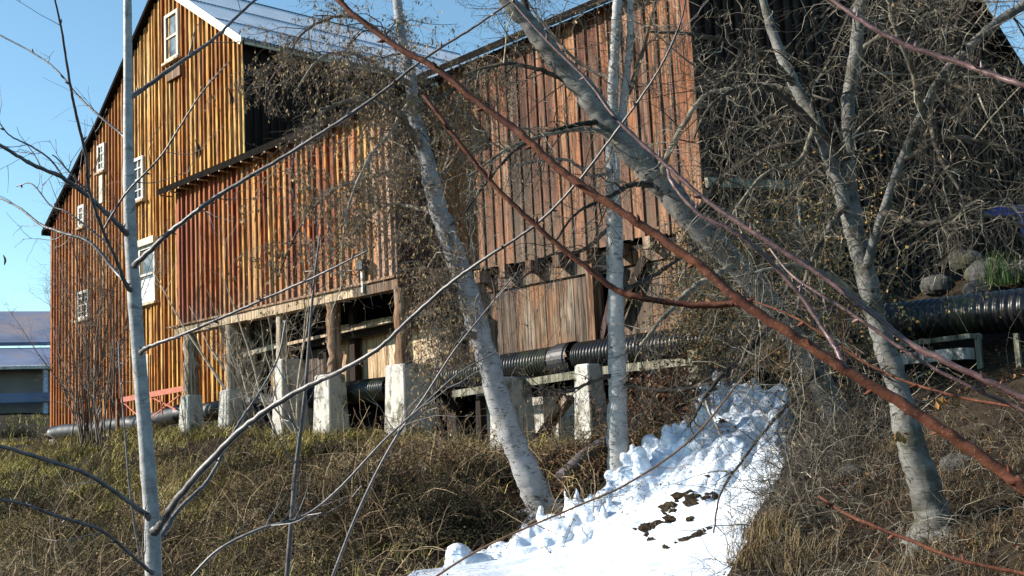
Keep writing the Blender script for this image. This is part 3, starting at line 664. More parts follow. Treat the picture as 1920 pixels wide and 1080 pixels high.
hole = np.exp(-(((X_-(-8.5))/.5)**2+((Y_-10.35)/.10)**2)); S[..., 2] -= hole*.3
idx = np.arange(nv*nu).reshape(nv, nu)
Q = np.stack([idx[:-1,:-1], idx[1:,:-1], idx[1:,1:], idx[:-1,1:]], -1).reshape(-1, 4)
mb = MB(); mb.add(S.reshape(-1, 3), Q, tint=.5); mb.build('ice_sheet', m_ice, ice, smooth=True)
# lumps and upright ice columns along the left edge: many rounded cones fused by a voxel remesh
mb = MB()
def cone(p, r0, h, lean, tip=.35):
    n = max(4, int(h/(r0*.9))+3); t = np.linspace(0, 1, n); rr = r0*(1-(1-tip)*t)*(1+.22*R.normal(size=n)); rr = np.clip(rr, r0*.35, r0*1.5)
    P = p+np.outer(t, [0,0,h])+np.outer(t**1.5, lean)*h + R.normal(size=(n, 3))*r0*.22
    P = np.vstack([P[:1]-[0,0,.15], P, P[-1:]+[0,0,rr[-1]*.7], P[-1:]+[0,0,rr[-1]*.95]]); rr = np.concatenate([rr[:1]*1.2, rr, [rr[-1]*.7, rr[-1]*.25]])
    mb.tubes(P, rr, 9, tint=.5, caps=True)
def isurf(u, v, y): return onY(u, v, y)
path = [(1300, 850, 12.0), (1262, 862, 11.75), (1225, 888, 11.5), (1190, 925, 11.2), (1172, 960, 10.9), (1140, 975, 10.7), (1080, 985, 10.5), (1030, 1010, 10.2), (985, 1035, 10.0), (930, 1050, 9.6), (860, 1062, 9.1)]
PP = np.array([onY(*p) for p in path]); tt = np.linspace(0, 1, len(PP))
for k in range(430):
    t = R.random()**1.1; p = np.array([np.interp(t, tt, PP[:, i]) for i in range(3)]); sp = R.random()*(1-.4*t)
    sp *= .62; p = p+np.array([.30*sp*R.normal()+.30*sp, -.95*sp, -.62*sp*(.5+.5*(1-t))-.06]); fade = 1 if t < .8 else .5
    q = R.random()
    if q < .38: cone(p-[0,0,.08], .13+.14*R.random(), (.10+.22*R.random())*fade, np.array([.1*R.normal(), .1*R.normal(), 0]), .75)
    else: cone(p-[0,0,.1], .05+.05*R.random(), (.14+.42*R.random()**2)*fade, np.array([.10*R.normal(), .08*R.normal(), 0]), .55)
for (u, v, y, h) in ((1072, 985, 10.6, .42), (1084, 975, 10.6, .38), (1120, 985, 10.6, .3), (1172, 935, 11, .3), (1180, 950, 11, .3), (1235, 860, 11.6, .25), (1282, 835, 12, .22), (1300, 845, 12.1, .22)):
    cone(onY(u, v, y), .05, h, np.array([.1*R.normal()-.1, 0, 0]), .5)
for k in range(45):
    i_ = int(R.random()*.42*nv); j_ = int((.02+.3*R.random()**1.4)*nu); cone(S[i_, j_]-[0,0,.06], .06+.08*R.random(), .1+.2*R.random(), np.array([0, -.3, 0]), .7)
for k in range(34):
    j_ = int((.03+.9*R.random())*nu); i0 = int(R.random()*.22*nv); ln_ = int((.08+.2*R.random())*nv); sel = np.linspace(i0, min(i0+ln_, int(.48*nv)), 14).astype(int)
    P = S[sel, j_]+np.stack([.03*np.cumsum(R.normal(size=14)), np.zeros(14), np.full(14, .0)], 1); r1 = .035+.05*R.random(); mb.tubes(P-[0,-.01,.01], r1*(1+.3*R.normal(size=14)*.6).clip(.5, 1.6), 8, tint=.5, caps=True)
lump = mb.build('ice_columns', m_ice, ice)
md = lump.modifiers.new('remesh', 'REMESH'); md.mode = 'VOXEL'; md.voxel_size = .024; md.use_smooth_shade = True
ms = lump.modifiers.new('smooth', 'SMOOTH'); ms.iterations = 4; ms.factor = .5
for (u, v, a_, b_q, lab) in ((1215, 1008, .42, .12, 'dark wet soil strip showing through the ice, lowest'), (1262, 968, .34, .10, 'dark stony strip in the middle of the ice'), (1318, 945, .22, .06, 'small dark patch with twigs high in the ice'), (1292, 1014, .2, .05, 'small dark streak low on the white ice')):
    r_ = ray(u, v); tq_ = np.linspace(8, 18, 600); Pq = r_[None]*tq_[:, None]; yq = S[..., 1].ravel(); ii = [int(np.argmin((S[..., 0].ravel()-p[0])**2+(S[..., 1].ravel()-p[1])**2)) for p in Pq[::10]]; zz_ = S[..., 2].ravel()[ii]; kk = int(np.argmax(zz_ > Pq[::10, 2])); c_ = Pq[::10][kk]
    ax = nrm([.35, .9, 0]) if a_ > .25 else np.array([.7, .7, 0]); bx = np.array([-ax[1], ax[0], 0]); mb = MB(); th = np.linspace(0, 2*math.pi, 8, endpoint=False); ph = np.linspace(.05, math.pi-.05, 6); Tq, Pq_ = np.meshgrid(th, ph)
    for q_ in range(int(22*a_/.3)):
        p = c_+ax*a_*.6*R.normal()+bx*b_q*.8*R.normal(); ii_ = int(np.argmin((S[..., 0].ravel()-p[0])**2+(S[..., 1].ravel()-p[1])**2)); p[2] = S[..., 2].ravel()[ii_]+.005
        sz = .018+.045*R.random()**2; rr_ = sz*(1+.5*R.normal(size=Tq.shape)*.5); Vc = np.stack([rr_*np.sin(Pq_)*np.cos(Tq)*1.6, rr_*np.sin(Pq_)*np.sin(Tq), rr_*np.cos(Pq_)*.7], -1).reshape(-1, 3)+p
        mb.add(Vc, [[i_*8+j_, (i_+1)*8+j_, (i_+1)*8+(j_+1) % 8, i_*8+(j_+1) % 8] for i_ in range(5) for j_ in range(8)], tint=.5)
    tag(mb.build('soil_patch', m_ground, origin=c_), lab, 'soil patch', 'dark patches in the ice')
# ------------------------------------------------------------------ trees
m_twig = tinted('bare_twig_bark', [(0,(.045,.035,.028)), (.4,(.13,.10,.08)), (.75,(.27,.23,.19)), (1,(.45,.41,.36))], .75)
m_twig_moss = tinted('lichened_twig_bark', [(0,(.018,.014,.011)), (.42,(.075,.062,.048)), (.72,(.23,.205,.155)), (1,(.56,.52,.44))], .8)
m_twig_pale = tinted('pale_shrub_bark', [(0,(.22,.18,.13)), (1,(.60,.54,.45))], .7)
m_twig_br = tinted('brown_twigs', [(0,(.04,.022,.015)), (.5,(.13,.075,.045)), (1,(.27,.18,.11))], .8)
m_catkin = tinted('dry_catkins', [(0,(.14,.085,.04)), (.6,(.30,.21,.11)), (1,(.46,.35,.20))], .9)
m_birch = bark_birch('birch_bark', (.26,.26,.27), marks=.85)
m_birch2 = bark_birch('white_birch_bark', (.34,.34,.335), marks=.8)
m_birchm = bark_birch('mossy_birch_bark', (.15,.145,.135), (.02,.019,.015), (.05,.046,.028), .75)
m_sap = bark_young('smooth_grey_sapling_bark', (.27,.27,.28), (.46,.455,.45), (.10,.09,.085))
m_sapb = bark_young('grey_twig_bark', (.075,.065,.07), (.16,.14,.135), (.22,.2,.18))
m_redb = bark_young('red_brown_branch_bark', (.075,.026,.017), (.17,.062,.034), (.34,.22,.15), .68, .18)
m_purp = bark_young('purplish_branch_bark', (.07,.033,.032), (.15,.085,.08), (.32,.27,.25), .45)

def resamp(P, rr, n):
    P = np.asarray(P, float); rr = np.asarray(rr, float)
    # Catmull-Rom through the points
    Pe = np.vstack([2*P[0]-P[1], P, 2*P[-1]-P[-2]]); m = len(P)-1; out = []; ro = []
    for t in np.linspace(0, m-1e-6, n):
        i = int(t); f = t-i; a, b, c, d = Pe[i], Pe[i+1], Pe[i+2], Pe[i+3]
        out.append(.5*((2*b)+(-a+c)*f+(2*a-5*b+4*c-d)*f*f+(-a+3*b-3*c+d)*f**3)); ro.append(rr[i]*(1-f)+rr[i+1]*f)
    return np.array(out), np.array(ro)
def limb(px, n=None, jit=.0):
    """px: list of (u, v, width_px, depth) -> world path and radii"""
    P = np.array([D(u, v, d) for u, v, w_, d in px]); rr = np.array([w_/2/F*d for u, v, w_, d in px])
    n = n or 9*len(px); P, rr = resamp(P, rr, n)
    if jit: P = P+R.normal(size=P.shape)*jit*rr[:, None]; rr = rr*(1+.04*R.normal(size=len(rr)))
    return P, rr
def sprout(Ps, Rs, per, lo, hi, rk=.45, rmax=.012, spread=.9, grav=-.15, wig=.25, n=6, tmin=.1, taper=.25, bias=None, rmin=.0022, tpow=1.0, cone_up=0):
    """grow `per` side twigs from each of the parent paths; arrays in, arrays out"""
    Ps = np.asarray(Ps); Rs = np.asarray(Rs)
    if Ps.ndim == 2: Ps = Ps[None]; Rs = Rs[None]
    N, m, _ = Ps.shape; K = int(N*per)
    k = R.integers(0, N, K); t = (tmin+(1-tmin)*R.random(K)**tpow)*(m-1.001); i = t.astype(int); f = (t-i)[:, None]
    p0 = Ps[k, i]*(1-f)+Ps[k, i+1]*f; tg = nrm(Ps[k, i+1]-Ps[k, i]); r0 = Rs[k, i]
    q = nrm(np.cross(tg, R.normal(size=(K, 3))))
    d = tg*(1-spread*.6)+q*spread*(.7+.5*R.random(K))[:, None]; d[:, 2] += cone_up
    if bias is not None: d = d+np.asarray(bias)
    d = nrm(d); L = (lo+(hi-lo)*R.random(K)**1.4); st = (L/(n-1))[:, None]
    out = np.empty((K, n, 3)); out[:, 0] = p0
    for j in range(1, n):
        d = nrm(d+R.normal(size=(K, 3))*wig+np.array([0, 0, grav])); out[:, j] = out[:, j-1]+d*st
    rb = np.clip(r0*rk, rmin, rmax)*(.7+.5*R.random(K)); rr = rb[:, None]*np.linspace(1, taper, n)[None]; rr = np.maximum(rr, rmin*.55)
    return out, rr
def tips(mb, Ps, cnt, size, droop=True, tlo=0.):
    """small dry catkins / bracts hung along twig paths"""
    N, m, _ = Ps.shape; k = R.integers(0, N, cnt); t = R.random(cnt)*(m-1.01); i = t.astype(int)
    p = Ps[k, i]; d = nrm(R.normal(size=(cnt, 3))*.45+np.array([0,0,-1])) if droop else nrm(R.normal(size=(cnt, 3)))
    a = nrm(np.cross(d, R.normal(size=(cnt, 3)))); s = (size*(.5+R.random(cnt)))[:, None]
    V = np.stack([p, p+d*s*.5+a*s*.22, p+d*s, p+d*s*.5-a*s*.22], 1).reshape(-1, 3)
    mb.add(V, np.arange(cnt*4).reshape(-1, 4), tint=R.random(cnt))
def foot(P, rr, g, flare=1.25):
    return P, rr

def make_tree(name, label, cat, trunks, limbs, mats, crown, base, group=None, catk=0, ck_size=.03, bias=None):
    """trunks/limbs: lists of px limb specs; crown: list of sprout levels"""
    mt, mbr, mtw = mats
    t = thing(name, base, label, cat, group)
    tp = []
    for s in trunks:
        P, rr = limb(s, jit=.05); mb = MB(); mb.tubes(P, rr, 14, tint=R.random()); mb.build('trunk', mt, t, smooth=True); tp.append((P, rr))
    lp = []
    for s in limbs:
        P, rr = limb(s, jit=.25); mb = MB(); mb.tubes(P, rr, 8, tint=R.random()); mb.build('branch', mbr, t, smooth=True); lp.append((P, rr))
    mbt = MB(); allp = []
    lvl = None
    for (srcs, per, kw) in crown:
        if srcs == 'trunk': src = tp
        elif srcs == 'limb': src = lp
        elif srcs == 'prev': src = lvl
        acc = []
        for (Pq, Rq) in src:
            o_, r_ = sprout(Pq, Rq, per, **kw)
            acc.append((o_, r_)); mbt.tubes(o_, r_, 4 if r_.max() > .012 else 3)
        if srcs == 'prev': lvl = acc
        else: lvl = (lvl or [])+acc if kw.get('keep') else acc
        allp += acc
    return t, mbt, tp, lp, allp
def finish(t, mbt, mtw, allp, catk=0, ck=.03, name='crown'):
    o = mbt.build(name, mtw, t)
    if catk:
        mb = MB(); big = [a for a, _ in allp if len(a)]
        tot = sum(len(a) for a in big)
        for a in big: tips(mb, a, max(1, int(catk*len(a)/tot)), ck)
        mb.build('catkins', m_catkin, t)['kind'] = 'stuff'
def tree(name, label, cat, trunks, limbs, mats, levels_t, levels_l, base, group=None, catk=0, ck=.03):
    mt, mbr, mtw = mats; t = thing(name, base, label, cat, group)
    tp = []; lp = []
    for s in trunks:
        P, rr = limb(s, jit=.04); mb = MB(); mb.tubes(P, rr, 22, tint=R.random(), caps=True); Vt = mb.V[0]; ctr = np.repeat(P, 22, 0)
        nz_ = 1+.22*fbm(Vt[:, 0]*7+Vt[:, 1]*5, Vt[:, 2]*3.5, 3)+.10*fbm(Vt[:, 0]*25, Vt[:, 2]*14, 2)
        mb.V[0] = ctr+(Vt-ctr)*nz_[:, None]; mb.build('trunk', mt, t, smooth=True); tp.append((P, rr))
    for s in limbs:
        P, rr = limb(s, jit=.2); mb = MB(); mb.tubes(P, rr, 8, tint=R.random()); mb.build('branch', mbr, t, smooth=True); lp.append((P, rr))
    gb = np.array(base); r0 = float(tp[0][1].max())
    if abs(gb[2]-float(terr(gb[0], gb[1]))) < .25:
        for k in range(6):
            an = k*1.05+R.random()*.5; L_ = r0*(2.2+1.5*R.random()); q = np.linspace(0, 1, 6)
            xy = gb[:2]+np.outer(q*L_, [math.cos(an), math.sin(an)]); zr = terr(xy[:, 0], xy[:, 1]); zz = zr+r0*(.6*(1-q)**2.)-.06-.08*q
            mb = MB(); mb.tubes(np.column_stack([xy, zz]), r0*np.linspace(.42, .12, 6), 8, tint=.5); mb.build('root', mt, t, smooth=True)
    mbt = MB(); allp = []
    for src, levels in ((tp, levels_t), (lp, levels_l)):
        cur = src
        for (per, kw) in levels:
            nxt = []
            for (Pq, Rq) in cur:
                o_, r_ = sprout(Pq, Rq, per, **kw); nxt.append((o_, r_)); mbt.tubes(o_, r_, 3)
            cur = nxt; allp += nxt
    if allp: finish(t, mbt, mtw, allp, catk, ck)
    return t, tp, lp, allp

# leaning birch in the middle
g1 = ground(1022, 962); d1 = dep(g1)
T1 = [(1035,1000,70,d1),(1022,962,60,d1),(985,880,50,d1),(945,780,46,d1),(910,660,43,d1),(880,560,41,d1),(850,470,38,d1),(822,390,36,d1),(800,300,30,d1),(778,220,26,d1+.1),(770,150,22,d1+.1),(752,60,18,d1+.2),(742,-30,16,d1+.3),(735,-200,10,d1+.4)]
L1 = [[(795,290,16,d1),(760,230,13,d1-.3),(735,205,12,d1-.6),(690,190,10,d1-.8),(620,200,7,d1-1),(560,260,4,d1-1.2),(545,330,3,d1-1.3)],
 [(772,160,12,d1),(720,130,9,d1-.3),(660,100,8,d1-.6),(600,110,6,d1-.9),(555,170,4,d1-1)],
 [(770,190,10,d1),(730,250,8,d1-.5),(690,300,7,d1-.9),(650,400,5,d1-1),(640,520,4,d1-1)],
 [(760,100,10,d1),(700,50,8,d1+.3),(640,30,6,d1+.4),(570,60,5,d1+.2),(530,130,3,d1)],
 [(778,210,12,d1),(830,180,10,d1+.3),(880,150,8,d1+.4),(960,110,5,d1+.6)],
 [(800,300,11,d1),(700,330,8,d1+.4),(620,360,6,d1+.6),(560,430,4,d1+.8),(520,520,3,d1+.8)],
 [(812,350,10,d1),(842,300,9,d1+.3),(850,220,7,d1+.5),(880,160,5,d1+.5)],
 [(825,405,11,d1),(780,390,9,d1+.3),(720,385,6,d1+.7),(670,420,4,d1+1)],
 [(905,640,14,d1),(880,625,12,d1-.2),(845,640,9,d1-.5),(820,680,7,d1-.8),(810,740,4,d1-1)],
 [(872,545,13,d1),(845,540,12,d1-.1),(820,520,8,d1-.2),(790,510,6,d1-.4)]]
tree('leaning_birch', 'pale birch leaning left across the gap between the two storeys, foot by the ice', 'tree', [T1], L1, (m_birch, m_twig, m_twig),
 [(26, dict(lo=.5, hi=1.6, rk=.25, rmax=.016, tmin=.42, grav=-.12, bias=(-.25,-.15,.1))), (9, dict(lo=.25, hi=.9, grav=-.2, wig=.35)), (4, dict(lo=.1, hi=.4, grav=-.12, wig=.4))],
 [(26, dict(lo=.35, hi=1.2, rk=.5, rmax=.011, grav=-.2, wig=.3)), (9, dict(lo=.15, hi=.7, grav=-.25, wig=.4)), (4, dict(lo=.08, hi=.3, grav=-.2, wig=.45))], g1, 'birches on the bank', catk=20000, ck=.042)
# upright birch
g2 = ground(1160, 903); d2 = dep(g2)
T2 = [(1163,940,56,d2),(1160,903,44,d2),(1158,780,37,d2),(1158,680,34,d2),(1155,600,32,d2),(1152,450,30,d2),(1150,350,28,d2),(1148,265,26,d2),(1150,150,20,d2),(1155,60,19,d2),(1158,-20,18,d2),(1162,-200,12,d2)]
T2b = [(1149,290,20,d2),(1165,235,17,d2),(1172,170,15,d2),(1180,90,14,d2),(1183,-20,12,d2),(1186,-150,9,d2)]
L2 = [[(1172,190,9,d2),(1195,130,8,d2),(1215,60,7,d2-.1),(1235,-20,5,d2-.2)],
 [(1150,320,9,d2),(1110,330,7,d2-.3),(1060,300,6,d2-.6),(960,310,5,d2-.9)],
 [(1158,700,9,d2),(1100,720,6,d2-.3),(1050,735,4,d2-.5),(985,722,3,d2-.7)],
 [(1158,720,9,d2),(1230,730,7,d2-.3),(1300,725,5,d2-.6),(1400,700,3,d2-.8)],
 [(1155,550,10,d2),(1220,520,8,d2+.2),(1300,470,6,d2+.2),(1380,440,4,d2)],
 [(1152,420,10,d2),(1090,470,7,d2+.3),(1030,480,5,d2+.4),(960,540,3,d2+.4)],
 [(1150,150,9,d2),(1090,120,6,d2+.3),(1030,60,5,d2+.5),(980,-10,4,d2+.6)]]
tree('upright_birch', 'straight white birch rising beside the ice and forking into two stems near the top', 'tree', [T2, T2b], L2, (m_birch2, m_twig, m_twig),
 [(14, dict(lo=.4, hi=1.5, rk=.22, rmax=.012, tmin=.35, grav=-.05)), (7, dict(lo=.2, hi=.8, grav=-.15, wig=.35)), (4, dict(lo=.1, hi=.4, grav=-.1, wig=.4))],
 [(14, dict(lo=.3, hi=1.1, rk=.5, rmax=.009, grav=-.1, wig=.3)), (6, dict(lo=.15, hi=.6, grav=-.15, wig=.4)), (3, dict(lo=.08, hi=.3, grav=-.2, wig=.45))], g2, 'birches on the bank', catk=3000)
# thick birch leaning the other way
d3 = 13.2
T3 = [(925,-60,24,d3),(950,0,29,d3),(990,42,34,d3),(1040,108,38,d3),(1095,170,43,d3),(1140,232,46,d3),(1200,300,48,d3),(1255,362,50,d3),(1315,430,46,d3),(1385,500,44,d3+.2),(1460,590,44,d3+.4),(1530,700,46,d3+.5),(1575,800,50,d3+.6),(1600,900,60,d3+.6)]
gb3 = D(1600, 900, d3+.6)
L3 = [[(1000,55,16,d3),(985,10,13,d3+.2),(975,-50,10,d3+.3)],
 [(1255,360,15,d3),(1245,310,12,d3-.2),(1310,190,9,d3-.4),(1380,165,9,d3-.5),(1450,160,7,d3-.6),(1560,190,4,d3-.8)],
 [(1140,225,12,d3),(1060,240,9,d3-.3),(985,268,7,d3-.5),(930,320,5,d3-.6),(870,400,4,d3-.7)],
 [(1200,290,12,d3),(1120,245,9,d3-.2),(1040,250,7,d3-.4),(960,275,6,d3-.6),(880,330,5,d3-.8)],
 [(1090,165,11,d3),(1010,130,8,d3),(940,120,6,d3+.1),(870,140,4,d3+.2)],
 [(1240,350,13,d3),(1190,345,10,d3-.3),(1140,370,8,d3-.5),(1080,400,5,d3-.7),(1040,455,4,d3-.8)],
 [(1300,420,16,d3),(1350,340,12,d3-.3),(1440,280,9,d3-.6),(1520,260,6,d3-.9)],
 [(1375,500,16,d3),(1300,540,12,d3-.4),(1240,600,9,d3-.7),(1200,650,5,d3-.9)],
 [(1460,590,16,d3+.3),(1400,660,12,d3-.5),(1340,720,8,d3-.8),(1290,800,5,d3-1)],
 [(1530,700,14,d3+.4),(1490,745,9,d3-.6),(1440,800,6,d3-1),(1380,880,5,d3-1.4),(1350,930,4,d3-1.6),(1338,1000,3,d3-1.7)]]
tree('thick_leaning_birch', 'thick rough birch slanting down to the right in front of the brown barn wall', 'tree', [T3], L3, (m_birchm, m_twig_moss, m_twig_moss),
 [(26, dict(lo=.4, hi=1.6, rk=.22, rmax=.014, tmin=.2, grav=-.05)), (5, dict(lo=.2, hi=.8, grav=-.12, wig=.35)), (4, dict(lo=.1, hi=.4, grav=-.15, wig=.4))],
 [(15, dict(lo=.3, hi=1.2, rk=.5, rmax=.010, grav=-.08, wig=.3)), (5, dict(lo=.15, hi=.7, grav=-.15, wig=.4)), (3, dict(lo=.08, hi=.3, grav=-.2, wig=.45))], gb3, 'birches on the bank', catk=700)
# right-hand tree
g4 = ground(1755, 1000); d4 = dep(g4); e = d4
T4 = [(1775,1040,110,e),(1758,1000,82,e),(1735,920,60,e),(1705,820,50,e),(1682,720,42,e+.1),(1640,590,39,e+.2),(1612,470,36,e+.3),(1590,400,31,e+.4),(1560,310,27,e+.5),(1530,230,23,e+.6),(1490,160,22,e+.7),(1455,80,18,e+.8),(1425,-20,14,e+.9)]
T4b = [(1615,470,24,e+.3),(1602,400,25,e+.4),(1592,330,25,e+.5),(1590,200,25,e+.6),(1604,100,24,e+.7),(1612,0,22,e+.8),(1615,-120,20,e+.9)]
T4c = [(1625,500,18,e+.2),(1655,400,16,e+.1),(1690,300,16,e),(1730,210,16,e),(1765,145,17,e),(1812,95,18,e),(1865,45,17,e),(1925,5,16,e),(2000,-60,14,e)]
L4 = [[(1490,160,14,e+.7),(1440,110,12,e+.5),(1390,85,10,e+.3),(1300,65,7,e+.2),(1220,60,4,e+.1)],
 [(1590,300,14,e+.5),(1490,200,12,e+.2),(1420,160,9,e),(1340,190,7,e-.2),(1300,260,4,e-.3)],
 [(1730,210,12,e),(1710,130,10,e-.2),(1680,60,8,e-.3),(1660,-20,6,e-.4)],
 [(1690,300,14,e),(1780,260,11,e-.2),(1860,270,8,e-.3),(1960,300,5,e-.4)],
 [(1655,400,14,e),(1740,420,11,e-.2),(1820,400,8,e-.4),(1940,430,5,e-.5)],
 [(1812,95,12,e),(1790,60,10,e-.2),(1830,-30,6,e-.3)],
 [(1640,590,14,e+.2),(1560,520,11,e),(1480,500,8,e-.3),(1380,520,5,e-.5)],
 [(1590,380,14,e+.4),(1540,450,10,e+.1),(1500,560,8,e-.2),(1480,680,5,e-.4)],
 [(1604,100,12,e+.7),(1680,50,9,e+.6),(1760,20,7,e+.5),(1850,-20,5,e+.4)],
 [(1530,230,12,e+.6),(1500,300,9,e+.4),(1430,330,7,e+.2),(1360,420,4,e)],
 [(1765,145,10,e),(1820,170,8,e-.2),(1890,160,6,e-.4)],
 [(1740,200,12,e),(1760,290,9,e-.3),(1800,360,6,e-.5),(1815,430,4,e-.6)]]
tree('mossy_tree', 'forked grey mossy tree with a dense tangle of twigs in front of the black gable', 'tree', [T4, T4b, T4c], L4, (m_birchm, m_twig_moss, m_twig_moss),
 [(20, dict(lo=.3, hi=1.6, rk=.2, rmax=.010, tmin=.25, grav=-.03)), (6, dict(lo=.15, hi=.9, grav=-.1, wig=.28)), (3.2, dict(lo=.08, hi=.4, grav=-.15, wig=.4))],
 [(16, dict(lo=.25, hi=1.3, rk=.5, rmax=.008, grav=-.05, wig=.25)), (6, dict(lo=.12, hi=.8, grav=-.12, wig=.3)), (3, dict(lo=.06, hi=.35, grav=-.2, wig=.45))], g4, None, catk=400)

# bare multi-stem shrubs by the barn
def shrub(u, v, nst, h, spread, mat, lab, grp, per=10, bias=(0,0,0), r=.018, n=10):
    g = ground(u, v); t = thing('bare_shrub', g, lab, 'shrub', grp)
    K = nst; n_ = n; P = np.empty((K, n_, 3)); P[:, 0] = g+np.stack([.12*R.normal(size=K), .12*R.normal(size=K), np.full(K, -.1)], 1)
    d = nrm(np.stack([spread*R.normal(size=K), spread*.7*R.normal(size=K), np.ones(K)], 1)+np.array(bias)); H = h*(.55+.5*R.random(K))
    for j in range(1, n_):
        d = nrm(d+R.normal(size=(K, 3))*.07+np.array([0,0,.0])); P[:, j] = P[:, j-1]+d*(H/(n_-1))[:, None]
    rr = (r*(.7+.5*R.random(K)))[:, None]*np.linspace(1, .2, n_)[None]
    for k in range(K):
        mb = MB(); mb.tubes(P[k], rr[k], 6, tint=R.random()); mb.build('stem', mat, t, smooth=True)
    mb = MB(); a, b = sprout(P, rr, per, .3, 1.3, rk=.5, rmax=.008, spread=.6, grav=.03, wig=.15, tmin=.2); mb.tubes(a, b, 3)
    c_, d_ = sprout(a, b, 9, .12, .6, rk=.6, rmax=.005, spread=.6, grav=0, wig=.2); mb.tubes(c_, d_, 3); mb.build('crown', mat, t)
    return t
shrub(160, 838, 18, 7.0, .22, m_twig, 'tall bare grey shrub fanning up the far left corner of the golden barn', 'bare shrubs along the barns', 16, (-.12,0,0), .024)
shrub(195, 832, 7, 5.5, .13, m_twig, 'bare shrub with upright stems just right of the far corner shrub', 'bare shrubs along the barns', 16, (0,0,0), .024)
shrub(478, 812, 14, 4.6, .30, m_twig_pale, 'pale whitish bare shrub spreading in front of the orange wall', 'bare shrubs along the barns', 9, (-.25,-.2,0), .042)
shrub(548, 822, 6, 4.0, .20, m_twig_pale, 'thin pale bare shrub by the pier with the barky log post', 'bare shrubs along the barns', 8, (-.1,-.2,0), .03)

# ------------------------------------------------------------------ bank vegetation
def scatter(n, xr, yr, w=None):
    X = xr[0]+(xr[1]-xr[0])*R.random(n*3); Y = yr[0]+(yr[1]-yr[0])*R.random(n*3)
    dd = np.hypot(X, Y); k = R.random(n*3) < np.clip((14/dd)**1.3, .1, 1)
    if w is not None: k &= R.random(n*3) < w(X, Y)
    k &= icemask(X, Y) < .2
    X = X[k][:n]; Y = Y[k][:n]; return np.stack([X, Y, terr(X, Y)-.02], 1)
def blades(mb, P, hlo, hhi, wd, lean=.6, tuft=6, seg=3):
    P = np.repeat(P, tuft, 0); K = len(P); P = P+np.stack([.05*R.normal(size=K), .05*R.normal(size=K), np.zeros(K)], 1)
    az = R.random(K)*2*math.pi; d = np.stack([np.cos(az), np.sin(az), np.zeros(K)], 1); sd = np.cross(d, [0,0,1.])
    H = (hlo+(hhi-hlo)*R.random(K)**1.5)[:, None]; ln = (lean*(.3+R.random(K)))[:, None]
    W = (wd*(.6+.8*R.random(K)))[:, None]
    lv = []
    for t, ww in ((0, 1.), (.45, .8), (.8, .5), (1., .08)):
        c = P+np.array([0,0,1.])*H*(t-.35*ln*t*t)+d*H*ln*t*t
        lv += [c-sd*W*ww/2, c+sd*W*ww/2]
    V = np.stack(lv, 1).reshape(-1, 3); b = np.arange(K)*8
    Q = np.concatenate([np.stack([b+2*i, b+2*i+1, b+2*i+3, b+2*i+2], 1) for i in range(3)])
    tt = R.random(K); mb.add(V, Q, tint=np.tile(tt, 3))
m_grass = tinted('dry_bank_grass', [(0,(.06,.055,.015)), (.3,(.24,.21,.05)), (.5,(.42,.35,.11)), (.75,(.50,.42,.17)), (1,(.66,.56,.30))], .8, 1.2, .8, patch=(.6, 1.1))
m_brleaf = tinted('withered_leaves', [(0,(.03,.028,.012)), (.35,(.09,.075,.03)), (.65,(.22,.15,.07)), (1,(.42,.32,.18))], .85, 1.5, .6, patch=(.6, .6))
m_brown = tinted('dead_brush', [(0,(.035,.022,.014)), (.3,(.11,.075,.044)), (.6,(.28,.20,.115)), (1,(.60,.48,.31))], .85, 1.5, .6, patch=(.8, .9))
fz = lambda X, Y: np.clip((fbm(X*.35+4, Y*.35)+.18)*4, .12, 1)
mb = MB(); fz2 = lambda X, Y: np.clip((fbm(X*.35+4, Y*.35)+.2)*5, .1, 1)*np.clip((-X-13)/6+.25, .12, 1)
blades(mb, scatter(21000, (-44, -9.8), (1, 14.2), fz2), .10, .38, .014, 1.0, 8); None
blades(mb, scatter(3000, (-70, -38.8), (6, 40)), .15, .4, .03, .7, 7)
tag(mb.build('dry_grass', m_grass, origin=(-15, 9, -1)), 'dry straw and olive grass covering the bank', 'grass', kind='stuff')
m_straw = tinted('brown_straw', [(0,(.05,.032,.018)), (.4,(.14,.10,.05)), (.75,(.30,.22,.11)), (1,(.48,.38,.2))], .8, 1.5, .7, patch=(1.2, .8))
mb = MB(); blades(mb, scatter(2600, (-7.6, -1.0), (5, 10.5), fz), .08, .30, .0045, 1.2, 8)
tag(mb.build('brown_straw', m_straw, origin=(-5, 8, -1)), 'brown dead straw on the bank at the bottom right', 'grass', kind='stuff')
m_green = tinted('green_grass', [(0,(.04,.07,.015)), (.6,(.13,.19,.05)), (1,(.30,.34,.13))], .75)
def tuft_thing(u, v, y, lab, n=60, h=.5, mat=None, w=.012):
    g = onY(u, v, y) if y else ground(u, v); mb = MB(); P = g+np.stack([.14*R.normal(size=n), .14*R.normal(size=n), np.zeros(n)], 1); blades(mb, P, h*.5, h, w, .45, 2)
    tag(mb.build('grass_tuft', mat or m_green, origin=g), lab, 'grass tuft', 'separate grass tufts')
tuft_thing(1880, 535, 15.2, 'bright green upright grass tuft on the rocks above the pipe', 70, .6)
for (u, v, lab) in ((1415, 1062, 'straw tuft at the foot of the ice, lowest right edge'), (1440, 1010, 'yellow tussock beside the right edge of the ice'), (1500, 1070, 'reddish straw tussock at the bottom, right of the ice')):
    g = ground(u, v); g[2] = float(terr(g[0], g[1])); mb = MB(); n = 160; P = g+np.stack([.12*R.normal(size=n), .12*R.normal(size=n), np.zeros(n)], 1); blades(mb, P, .2, .42, .005, .8, 2)
    tag(mb.build('grass_tuft', m_straw, origin=g), lab, 'grass tuft', 'separate grass tufts')
